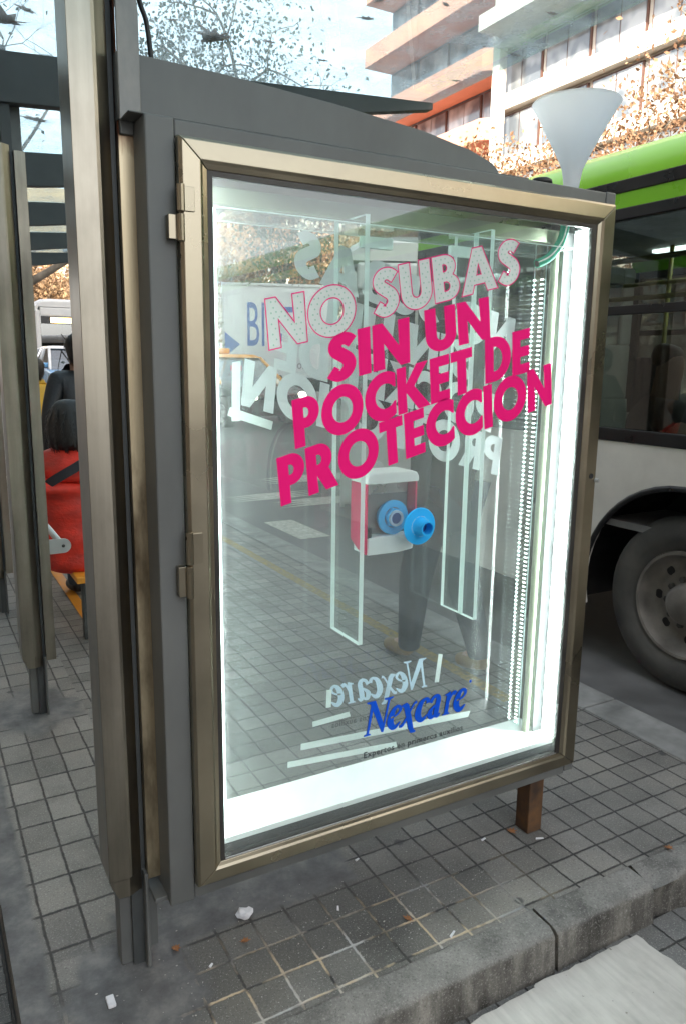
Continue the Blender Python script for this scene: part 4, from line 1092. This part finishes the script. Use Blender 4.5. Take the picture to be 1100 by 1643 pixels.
def car(name, label, loc, rz, paint, roofp, taxi=False, cat_='car', lights=True):
    T = thing(name, label, cat_, loc, rz); T['_o'] = (0, 0, 0)
    B = lambda bb, nm, mt, par=T, bv=0, sm=False: bb.build(nm, mt, par, bv, sm, wd=False)
    W = 1.7; L = 4.3
    # lower body, lofted across the width
    prof = [(0.02, .32), (0.0, .55), (.06, .70), (.55, .82), (1.15, .90), (3.45, .94), (4.10, .90), (4.28, .72), (4.3, .45), (4.2, .28)]
    for wy in (3.45, .85):
        prof += [(wy+.36*math.cos(R(t)), .30+.36*math.sin(R(t))) for t in range(0, 181, 15)]
    prof += [(.10, .28)]
    b = MB(); b.prism(prof, .03, W-.03, 'x'); B(b, 'body', paint, T, .05)
    # greenhouse glass and roof
    base = [(1.05, .89), (3.75, .92)]; 
    def cab(y0, y1, z, x0, x1): return [(x0, y0, z), (x1, y0, z), (x1, y1, z), (x0, y1, z)]
    lo = cab(1.0, 3.85, .88, .09, W-.09); hi = cab(1.75, 3.2, 1.40, .24, W-.24)
    b = MB(); b.add(lo+hi, [(0, 1, 5, 4), (1, 2, 6, 5), (2, 3, 7, 6), (3, 0, 4, 7)]); B(b, 'glasshouse', 'carglass')
    b = MB(); r1 = cab(1.68, 3.28, 1.40, .22, W-.22); r2 = cab(1.85, 3.1, 1.47, .33, W-.33)
    b.add(r1+r2, [(0, 1, 5, 4), (1, 2, 6, 5), (2, 3, 7, 6), (3, 0, 4, 7), (4, 5, 6, 7), (0, 3, 2, 1)]); B(b, 'roof', roofp, T, .03)
    for p0, p1 in [(lo[i], hi[i]) for i in range(4)]+[((x0, 2.5, .9), (x1, 2.45, 1.41)) for x0, x1 in ((.085, .235), (W-.085, W-.235))]:
        b = MB(); b.tube([p0, p1], .038, 6); B(b, 'pillar', roofp, T, 0, True)
    for wy in (.85, 3.45):
        wheel(T, (.11, wy, .30), .31, .2, -1, False); wheel(T, (W-.11, wy, .30), .31, .2, 1, False)
    for x in (.28, W-.28):
        b = MB(); b.lathe([(0, .03), (.09, .02), (.115, -.02)], (x, .05, .64), (0, -1, .15), 16); B(b, 'headlight', 'headlamp' if lights else 'white_plastic', T, 0, True)
    b = MB(); b.box(.5, W-.5, -.02, .06, .40, .60); B(b, 'grille', 'black', T, .01)
    for x in (-.02, W-.14):
        b = MB(); b.box(x, x+.16, 1.25, 1.40, .93, 1.05); B(b, 'mirror', paint, T, .03)
    if taxi:
        b = MB(); b.box(W/2-.2, W/2+.2, 2.3, 2.45, 1.48, 1.6); B(b, 'roof_sign', roofp, T, .03)
        b = MB(); b.box(.5, .75, 1.30, 1.31, 1.14, 1.24); B(b, 'windscreen_sticker', 'red')
    return T
def at_dir(px_dir, dist): return Vector((px_dir[0]*dist, px_dir[1]*dist-S))
p = at_dir((.418, .908), 15.0)
car('taxi', 'black taxi with orange yellow roof seen through the left of the pane', (p.x-.84, p.y-.12, rise(p.y)-.135), R(8), 'taxi_black', 'taxi_yellow', True, 'taxi')
car('parked_car', 'light blue car with a white roof in front of the far bus', (2.98, 17.2, .545), R(2), 'car_blue', 'car_white', False, 'car', False)
# box truck, side towards the camera
def truck(loc, rz):
    T = thing('box_truck', 'dull white box truck with blue lettering behind the taxi', 'truck', loc, rz); T['_o'] = (0, 0, 0)
    B = lambda bb, nm, mt, par=T, bv=0, sm=False: bb.build(nm, mt, par, bv, sm, wd=False)
    b = MB(); b.box(0, 2.75, 0, 2.1, .85, 3.1); bx = B(b, 'cargo_box', 'truck_white', T, .02)
    b = MB(); b.box(-.02, 2.77, -.02, 2.12, 3.06, 3.13); b.box(-.02, .04, -.025, .0, .85, 3.06); b.box(2.71, 2.77, -.025, 0, .85, 3.06); B(b, 'box_trim', 'alu', bx, .005)
    b = MB(); b.prism([(2.85, .55), (2.85, 2.35), (3.5, 2.35), (4.0, 1.5), (4.35, 1.3), (4.4, .55)], .1, 2.0, 'y'); B(b, 'cab', 'bus_white', T, .06)
    b = MB(); b.prism([(2.95, 1.5), (2.95, 2.2), (3.4, 2.2), (3.75, 1.5)], .09, .10, 'y'); B(b, 'side_window', 'carglass')
    b = MB(); b.box(.1, 4.2, .3, 1.8, .5, .82); B(b, 'chassis', 'black')
    for x in (.75, 3.6):
        for y, s in ((.25, -1), (1.85, 1)):
            bb = MB(); bb.lathe([(.22, -.12), (.4, -.12), (.42, -.05), (.42, .1), (.36, .13), (.25, .1), (0, .08)], (x, y, .42), (0, s, 0), 28); B(bb, 'wheel', 'tyre', T, 0, True)
    def txt(s, x0, x1, z0, h, mat, nm):
        v, f = font_text(s); a, c = min(q[0] for q in v), max(q[0] for q in v); zz = min(q[1] for q in v); hh = max(q[1] for q in v)-zz
        b = MB(); b.add([(x0+(u-a)/(c-a)*(x1-x0), -.004, z0+(q-zz)/hh*h) for u, q in v], f); return B(b, nm, mat, bx)
    txt('BI', .60, 1.02, 1.62, 1.05, 'truck_blue', 'lettering')
    txt('E', 1.36, 1.74, 1.58, 1.0, 'truck_blue', 'lettering')
    txt('Gran', .5, 1.05, 1.12, .26, 'truck_grey', 'small_lettering'); txt('explor', 1.45, 2.05, 1.00, .28, 'truck_grey', 'small_lettering')
    b = MB(); b.add([(.045, -.004, 1.35), (.045, -.004, 1.95), (.42, -.004, 1.65)], [(0, 1, 2)]); B(b, 'blue_triangle', 'truck_blue', bx)
    return T
p = at_dir((.352, .936), 19.5)
truck((p.x, p.y, .45), R(-20))

# ------------------------------------------------------------------ buildings
def facade(name, label, X0, y0, y1, top, floors, par_h, parm, wallm, depth=.9, bay=3.0, cham=0.0):
    """street building facing -x; floors = parapet bottom heights"""
    T = thing(name, label, 'building', (X0+8, (y0+y1)/2, 0))
    b = MB(); b.box(X0+depth, X0+16, y0, y1, 0, top); b.build('wall', wallm, T)
    for z in floors:
        b = MB()
        if cham: poly = [(X0+depth, y0), (X0+depth, y1), (X0+.05, y1), (X0, y1-.05), (X0, y0+cham), (X0+cham, y0+.02)]
        else: poly = [(X0+depth, y0), (X0+depth, y1), (X0, y1), (X0, y0)]
        b.prism(poly, z, z+par_h); b.build('balcony_parapet', parm, T, .03)
    n = int((y1-y0)/bay); dy = (y1-y0)/n
    for i, z in enumerate(floors):
        nxt = floors[i+1] if i+1 < len(floors) else z+3.2
        for k in range(n):
            if n*len(floors) > 100 and y0+k*dy < -18: continue
            a, c = y0+k*dy+.12, y0+(k+1)*dy-.12
            b = MB(); b.box(X0+depth-.10, X0+depth+.02, a, c, z+par_h+.05, nxt-.12)
            fm = b.build('window', 'brown_frame', T)
            b = MB(); m_ = (a+c)/2
            b.box(X0+depth-.13, X0+depth-.101, a+.07, m_-.03, z+par_h+.12, nxt-.2); b.box(X0+depth-.13, X0+depth-.101, m_+.03, c-.07, z+par_h+.12, nxt-.2)
            b.build('pane', 'window', fm)
    return T
PB_ = facade('office_building', 'pale concrete building with long white window bands above the bus', 26, -34, 29.8, 34, [2.6, 5.4, 8.1, 10.9, 13.75, 16.6, 19.5, 22.4, 25.3], .72, 'pale_conc', 'pale_conc', .5, 2.9)
b = MB(); b.box(25.55, 26.0, 29.0, 29.5, 0, 34); b.build('column', 'pale_conc', PB_)
b = MB(); b.box(24.2, 26.0, 6, 29.0, 16.75, 17.45); b.box(24.2, 26, 3, 29.0, 19.9, 20.6); b.build('projecting_slab', 'pale_conc', PB_, .02)
facade('apartment_block', 'salmon and grey apartment block with balconies seen through the roof glass', 26, 30.0, 42.3, 40, [3.0, 6.4, 9.6, 12.8, 16.0, 19.5, 23.0, 26.5, 30.0], 1.05, 'salmon', 'grey_wall', 2.0, 3.0, .9)
FB = thing('pale_building', 'pale building in sunlight behind the brown trees across the road', 'building', (36, 62, 0))
b = MB(); b.box(27, 44, 46, 78, 0, 17.5); b.build('wall', 'pale_conc', FB)
b = MB(); b.box(26.8, 44.2, 45.8, 78.2, 17.5, 17.9); b.build('roof', 'pale_conc', FB)
for k in range(9):
    for z in (1.5, 5.2, 9.0, 12.8):
        b = MB(); b.box(26.94, 27.02, 47+3.4*k, 49+3.4*k, z, z+2.2); b.build('window', 'window', FB)
EB = thing('street_end_building', 'sunlit tan building closing the far end of the street', 'building', (18, 120, 0))
b = MB(); b.box(-6, 42, 110, 130, 0, 24); b.build('wall', 'tan_wall', EB)
for k in range(10):
    for z in (4, 8, 12, 16):
        b = MB(); b.box(-3+4.5*k, -1+4.5*k, 109.9, 110.02, z, z+2.0); b.build('window', 'window', EB)
SB = thing('shading_building', 'plain grey brown building on the near side shading the pavement', 'building', (-20, -8, 0))
b = MB(); b.box(-30, -7.5, -75, 40, -.2, 25); b.build('wall', 'brick', SB)
b = MB(); b.box(-30.2, -7.3, -75.2, 40.2, 25, 25.4); b.build('roof', 'pale_conc', SB)

# ------------------------------------------------------------------ trees
def tree(name, label, x, y, h, tr, cr_, leafm, nleaf, lsize, seed, z0=0, group=None, droop=0.0, base=.32, levels=4, bl=None):
    rr = random.Random(seed); T = thing(name, label, 'tree', (x, y, z0), 0, group)
    tb = MB(); tips = []
    def grow(p, d, l, r, lev):
        pts = [p]; n = 3; rs = [r]
        for i in range(n):
            d = (d+Vector((rr.uniform(-.18, .18), rr.uniform(-.18, .18), rr.uniform(-.06, .14)-droop*.1*(lev > 1)))).normalized()
            p = p+d*(l/n); pts.append(p); rs.append(r*(1-.4*(i+1)/n))
        tb.tube(pts, rs, 6 if lev > 1 else 9)
        if lev >= 2: tips.extend(pts[1:])
        if lev < levels:
            k = rr.randint(3, 4) if lev < 2 else rr.randint(2, 3)
            for q in range(k):
                a = 2*math.pi*(q+rr.random()*.6)/k; sp_ = rr.uniform(.45, .85)
                side = d.orthogonal().normalized(); side = Matrix.Rotation(a, 3, d) @ side
                nd = (d*(1-sp_*.45)+side*sp_).normalized()
                grow(pts[-1] if q < 2 else pts[-2], nd, (bl if bl and lev == 0 else l)*rr.uniform(.55, .8), rs[-1]*.88, lev+1)
    grow(Vector((x, y, z0)), Vector((rr.uniform(-.05, .05), rr.uniform(-.05, .05), 1)), h*base, tr, 0)
    tb.build('trunk', 'bark', T, 0, True)
    if nleaf and tips:
        vs = []; fs = []
        for i in range(nleaf):
            c = rr.choice(tips)+Vector((rr.gauss(0, cr_), rr.gauss(0, cr_), rr.gauss(0, cr_*.8)-droop*rr.random()))
            s = lsize*rr.uniform(.5, 1.3)
            a = Vector((rr.gauss(0, 1), rr.gauss(0, 1), rr.gauss(0, .7))).normalized(); q = a.orthogonal().normalized(); q = Matrix.Rotation(rr.uniform(0, 6.3), 3, a) @ q
            r2 = a.cross(q); n = len(vs)
            vs += [c-q*s, c+r2*s*.62+a*s*.15, c+q*s, c-r2*s*.62+a*s*.15]; fs.append((n, n+1, n+2, n+3))
        me = bpy.data.meshes.new('crown'); off = Vector((x, y, z0)); me.from_pydata([tuple(v-off) for v in vs], [], fs); me.materials.append(MT[leafm])
        o = bpy.data.objects.new('crown', me); COL.objects.link(o); o.parent = T
    return T
GR = 'plane trees lining the far pavement'
spots = [(19.5, 11.5, 13.5, 6500, .075), (20.5, 16.5, 12.5, 7000, .075), (19.8, 21.5, 13, 9000, .08), (20.6, 26.5, 12.5, 9500, .085), (20, 32, 12, 9500, .09)]
lbs = ['thin leaved plane tree above the bus at the right edge', 'orange plane tree right of the funnel before the white window band', 'orange plane tree directly behind the funnel', 'dense orange plane tree between funnel and bracket end', 'orange plane tree just over the beam tip']
for i, ((x, y, h, n, ls), lb) in enumerate(zip(spots, lbs)):
    tree('plane_tree', lb, x, y, h, .2, .55, 'leaf_orange', n, ls, 11+i, 0, GR)
for i, (x, y, h, lb) in enumerate([(19.5, 40, 13, 'brown olive tree across the road, above the right of the truck'), (18.5, 50, 14, 'brown olive tree behind the truck box'), (16.5, 62, 14, 'brown olive tree left behind the truck'), (21, 70, 14, 'far brown tree between the others across the road')]):
    tree('plane_tree', lb, x, y, h, .25, .75, 'leaf_olive', 6500, .17, 31+i, .4, 'brown trees seen through the pane')
tree('street_tree', 'sunlit golden tree at the far end of the street', 12.5, 84, 15, .3, .9, 'leaf_orange', 6000, .22, 51, .5)
tree('street_tree', 'darker brown tree beside the golden far tree', 9.0, 74, 13, .3, .9, 'leaf_olive', 6000, .2, 52, .5)
tree('bare_tree', 'bare branched tree seen through the roof glass at the left', 2.4, 22, 15, .22, .5, 'leaf_green', 260, .07, 61, .6, None, .2, .3, 6)
tree('evergreen_tree', 'drooping evergreen seen through the roof glass beside the cable', 7.4, 22.5, 13.0, .2, .42, 'leaf_green', 11000, .07, 65, .5, None, 1.4, .60, 5, 3.4)
tree('bare_tree', 'thin bare tree through the roof glass right of the evergreen', 12.5, 27, 14, .2, .5, 'leaf_olive', 200, .1, 63, .4, None, .2, .3, 5)

# ------------------------------------------------------------------ people
def strands(o, n, ln=.07):
    """loose locks over a hair mesh, kept in the same mesh"""
    me = o.data; rr = random.Random(n); bm = bmesh.new(); bm.from_mesh(me); bm.normal_update(); fs = list(bm.faces)
    for i in range(n):
        f = rr.choice(fs); c = f.calc_center_median(); nn = f.normal
        if nn.z > .55: continue
        d = (Vector((rr.uniform(-.5, .5), rr.uniform(-.5, .5), -1))); d = (d-nn*d.dot(nn)).normalized(); sd_ = nn.cross(d)*.0035
        p = c-d*ln*.3-nn*.004; q = c+nn*rr.uniform(.002, .012)+d*ln*.3; e = c+nn*rr.uniform(-.002, .014)+d*ln*rr.uniform(.5, .9)
        v = [bm.verts.new(x) for x in (p-sd_, p+sd_, q+sd_, q-sd_, e)]
        bm.faces.new((v[0], v[1], v[2], v[3])); bm.faces.new((v[3], v[2], v[4]))
    bm.to_mesh(me); bm.free(); return o
def V(*a): return Vector(a)
def seated_red():
    T = thing('person', 'seated person in a red jacket with black bag strap, seen from behind', 'person', (.84, 2.95, 0))
    c = (.83, 2.95)
    hip = V(.84, 2.95, .52)
    sh = V(.80, 2.92, 1.10); nk = V(.81, 2.93, 1.18); hd = V(.83, 2.95, 1.32)
    chainskin('body', [[(hip, .13), (V(.82, 2.93, .8), .13), (sh, .12), (nk, .06), (hd, .10), (V(.83, 2.95, 1.40), .07)],
                       [(hip, .13), (V(1.02, 3.02, .55), .085), (V(1.26, 3.06, .52), .065), (V(1.28, 3.06, .12), .045), (V(1.40, 3.07, .05), .04)],
                       [(hip, .13), (V(1.02, 2.86, .55), .085), (V(1.26, 2.86, .52), .065), (V(1.28, 2.86, .12), .045), (V(1.40, 2.86, .05), .04)]], 'jeans', T)
    F_ = V(.62, .78, 0); R_ = V(.78, -.62, 0); c0 = V(.82, 2.93, 0)
    def Q(r, f, z): return c0+R_*r+F_*f+V(0, 0, z)
    torso = [(Q(0, 0, .40), .19), (Q(0, 0, .47), .245), (Q(0, 0, .545), .215), (Q(0, 0, .63), .255), (Q(0, 0, .715), .222), (Q(0, 0, .80), .25), (Q(0, 0, .885), .212), (Q(0, 0, .97), .225), (Q(0, 0, 1.06), .18), (Q(0, 0, 1.14), .12), (Q(0, .01, 1.19), .095)]
    shp = torso[8]
    chainskin('jacket', [torso, [shp, (Q(.20, .02, 1.04), .095), (Q(.27, .06, .86), .09), (Q(.22, .28, .70), .07)], [shp, (Q(-.20, .02, 1.04), .095), (Q(-.27, .06, .86), .09), (Q(-.22, .28, .70), .07)]], 'redcoat', T)
    hb = Q(.20, .34, .68)
    chainskin('hand', [[(Q(.22, .28, .70), .035), (hb, .034)]]+[[(hb, .034), (Q(.16+.022*q, .40, .675), .010), (Q(.155+.022*q, .43, .66), .009)] for q in range(4)]+[[(Q(.22, .28, .70), .035), (Q(.145, .33, .70), .011), (Q(.13, .36, .69), .009)]], 'skin', T)
    strands(chainskin('hair', [[(Q(0, -.02, 1.12), .12), (Q(0, -.025, 1.20), .155), (Q(0, -.015, 1.30), .15), (Q(0, 0, 1.385), .125), (Q(0, .01, 1.43), .07)]], 'hair', T), 700, .09)
    chainskin('head', [[(Q(0, .07, 1.21), .06), (Q(0, .08, 1.30), .085), (Q(0, .07, 1.37), .07)], [(Q(0, .08, 1.30), .085), (Q(0, .17, 1.29), .014)]], 'skin', T)
    b = MB(); cx_, cy_ = .82, 2.93
    pl = [(-40, 1.17, .13), (-62, 1.135, .165), (-85, 1.09, .205), (-112, 1.03, .232), (-138, .96, .245), (-160, .88, .245), (178, .80, .262)]
    pts = cat([(a, z, r) for a, z, r in [(q[0] if q[0] < 0 else q[0]-360, q[1], q[2]) for q in pl]], 6); vs = []
    for (a, z, r) in pts:
        for dz, dr in ((.030, 0), (-.030, 0), (-.030, .012), (.030, .012)):
            vs.append((cx_+(r+dr)*math.cos(R(a)), cy_+(r+dr)*math.sin(R(a)), z+dz))
    b.add(vs, [(i*4+k, i*4+(k+1) % 4, (i+1)*4+(k+1) % 4, (i+1)*4+k) for i in range(len(pts)-1) for k in range(4)])
    b.build('bag_strap', 'strap', T)
seated_red()
def standing(label, x, y, h, rz, coat, trousers, hairm='hair', step=0.0, shoes='black', swing=.12, name='person'):
    T = thing(name, label, 'person', (x, y, rise(y)), 0)
    z0 = rise(y); k = h/1.75; c, s = math.cos(rz), math.sin(rz)
    def P(r, f, z): return V(x+(r*c-f*s)*k, y+(r*s+f*c)*k, z0+z*k)     # r right, f forward
    hipL, hipR = P(-.09, 0, .92), P(.09, 0, .92); pel = P(0, 0, .98); ch = P(0, .01, 1.28); nk = P(0, .01, 1.47); hd = P(0, .03, 1.60)
    st = step
    LL = [(P(-.09, st*.45, .50), .062*k), (P(-.09, st*.75-.04*(st > 0), .10), .042*k)]
    RL_ = [(P(.09, -st*.25, .50), .062*k), (P(.09, -st*.85, .13), .042*k)]
    chainskin('body', [[(pel, .12*k), (P(0, 0, 1.12), .115*k), (ch, .13*k), (nk, .055*k), (hd, .085*k), (P(0, .03, 1.70), .065*k)],
                       [(pel, .12*k), (hipL, .085*k)]+LL+[(P(-.09, st*.75+.12, .04), .035*k)], [(pel, .12*k), (hipR, .085*k)]+RL_+[(P(.09, -st*.85+.12, .05), .035*k)],
                       [(hd, .085*k), (P(0, .125, 1.585), .013*k)]], 'skin', T)
    arms = []
    for sd_, sw in ((-1, -swing), (1, swing)):
        arms.append([(P(sd_*.16, .0, 1.42), .075*k), (P(sd_*.23, sw*.3-.02, 1.17), .058*k), (P(sd_*.24, sw+.06, .93), .046*k)])
        hb = P(sd_*.24, sw+.07, .90)
        fing = [[(hb, .030*k), (P(sd_*.24, sw+.09, .84), .034*k)]]
        for q in range(4):
            fy = sw+.05+.022*q
            fing.append([(P(sd_*.24, sw+.09, .84), .034*k), (P(sd_*.242, fy, .795), .010*k), (P(sd_*.235, fy+.004, .765-.006*(q in (1, 2))), .009*k), (P(sd_*.222, fy+.004, .745), .008*k)])
        fing.append([(hb, .030*k), (P(sd_*.225, sw+.125, .865), .011*k), (P(sd_*.22, sw+.14, .83), .009*k)])
        chainskin('hand', fing, 'skin', T)
    chainskin('jacket', [[(P(0, 0, .86), .165*k), (P(0, 0, 1.0), .16*k), (P(0, 0, 1.18), .165*k), (P(0, .01, 1.36), .165*k), (P(0, .01, 1.46), .095*k), (P(0, .01, 1.525), .078*k)]]+[[(P(0, .01, 1.36), .165*k)]+a for a in arms], coat, T)
    chainskin('trousers', [[(P(0, 0, .95), .15*k), (hipL, .115*k)]+[(q, r*1.6) for q, r in LL]+[(LL[-1][0]-V(0, 0, .045), .068*k)], [(P(0, 0, .95), .15*k), (hipR, .115*k)]+[(q, r*1.6) for q, r in RL_]+[(RL_[-1][0]-V(0, 0, .045), .068*k)]], trousers, T)
    chainskin('shoe', [[(P(-.09, st*.75-.06, .07), .05*k), (P(-.09, st*.75+.06, .05), .05*k), (P(-.09, st*.75+.17, .04), .036*k)]], shoes, T)
    chainskin('shoe', [[(P(.09, -st*.85-.06, .09), .05*k), (P(.09, -st*.85+.06, .06), .05*k), (P(.09, -st*.85+.17, .04), .036*k)]], shoes, T)
    strands(chainskin('hair', [[(P(0, -.045, 1.51), .065*k), (P(0, -.035, 1.57), .092*k), (P(0, -.025, 1.65), .105*k), (P(0, .015, 1.71), .088*k)]], hairm, T), 350)
    return T
standing('standing person in a black jacket, seen from behind past the thick post', 1.04, 3.80, 1.87, R(10), 'blackcoat', 'jeans')
standing('walking person in dark jeans and tan shoes behind the display case', 2.46, 1.50, 1.74, R(6), 'blackcoat', 'jeans', 'hair', .26, 'shoe', .12)
standing('person in a yellow jacket mostly hidden behind the black jacket', 1.02, 5.9, 1.70, R(0), 'yellowcoat', 'greencoat')
def passenger():
    T = thing('person', 'dark silhouetted passenger sitting behind the bus window', 'person', (4.15, 1.43, .76))
    x, y, z = 4.10, 1.46, 1.06
    chainskin('body', [[(V(x, y, z), .14), (V(x, y+.02, z+.28), .15), (V(x, y, z+.42), .08), (V(x, y-.03, z+.60), .09), (V(x, y-.03, z+.70), .07)],
                       [(V(x, y, z), .14), (V(x-.1, y-.4, z+.02), .08), (V(x-.1, y-.45, z-.38), .05)], [(V(x, y, z), .14), (V(x+.1, y-.4, z+.02), .08), (V(x+.1, y-.45, z-.38), .05)]], 'skin', T)
    chainskin('jacket', [[(V(x, y, z-.02), .18), (V(x, y+.02, z+.15), .19), (V(x, y+.02, z+.32), .17), (V(x, y, z+.43), .09)],
                         [(V(x, y+.02, z+.32), .17), (V(x-.24, y, z+.22), .08), (V(x-.22, y-.22, z+.08), .065)], [(V(x, y+.02, z+.32), .17), (V(x+.24, y, z+.22), .08), (V(x+.22, y-.22, z+.08), .065)]], 'blackcoat', T)
    chainskin('hair', [[(V(x, y+.02, z+.58), .10), (V(x, y, z+.68), .105), (V(x, y-.02, z+.74), .08)]], 'hair', T)
passenger()
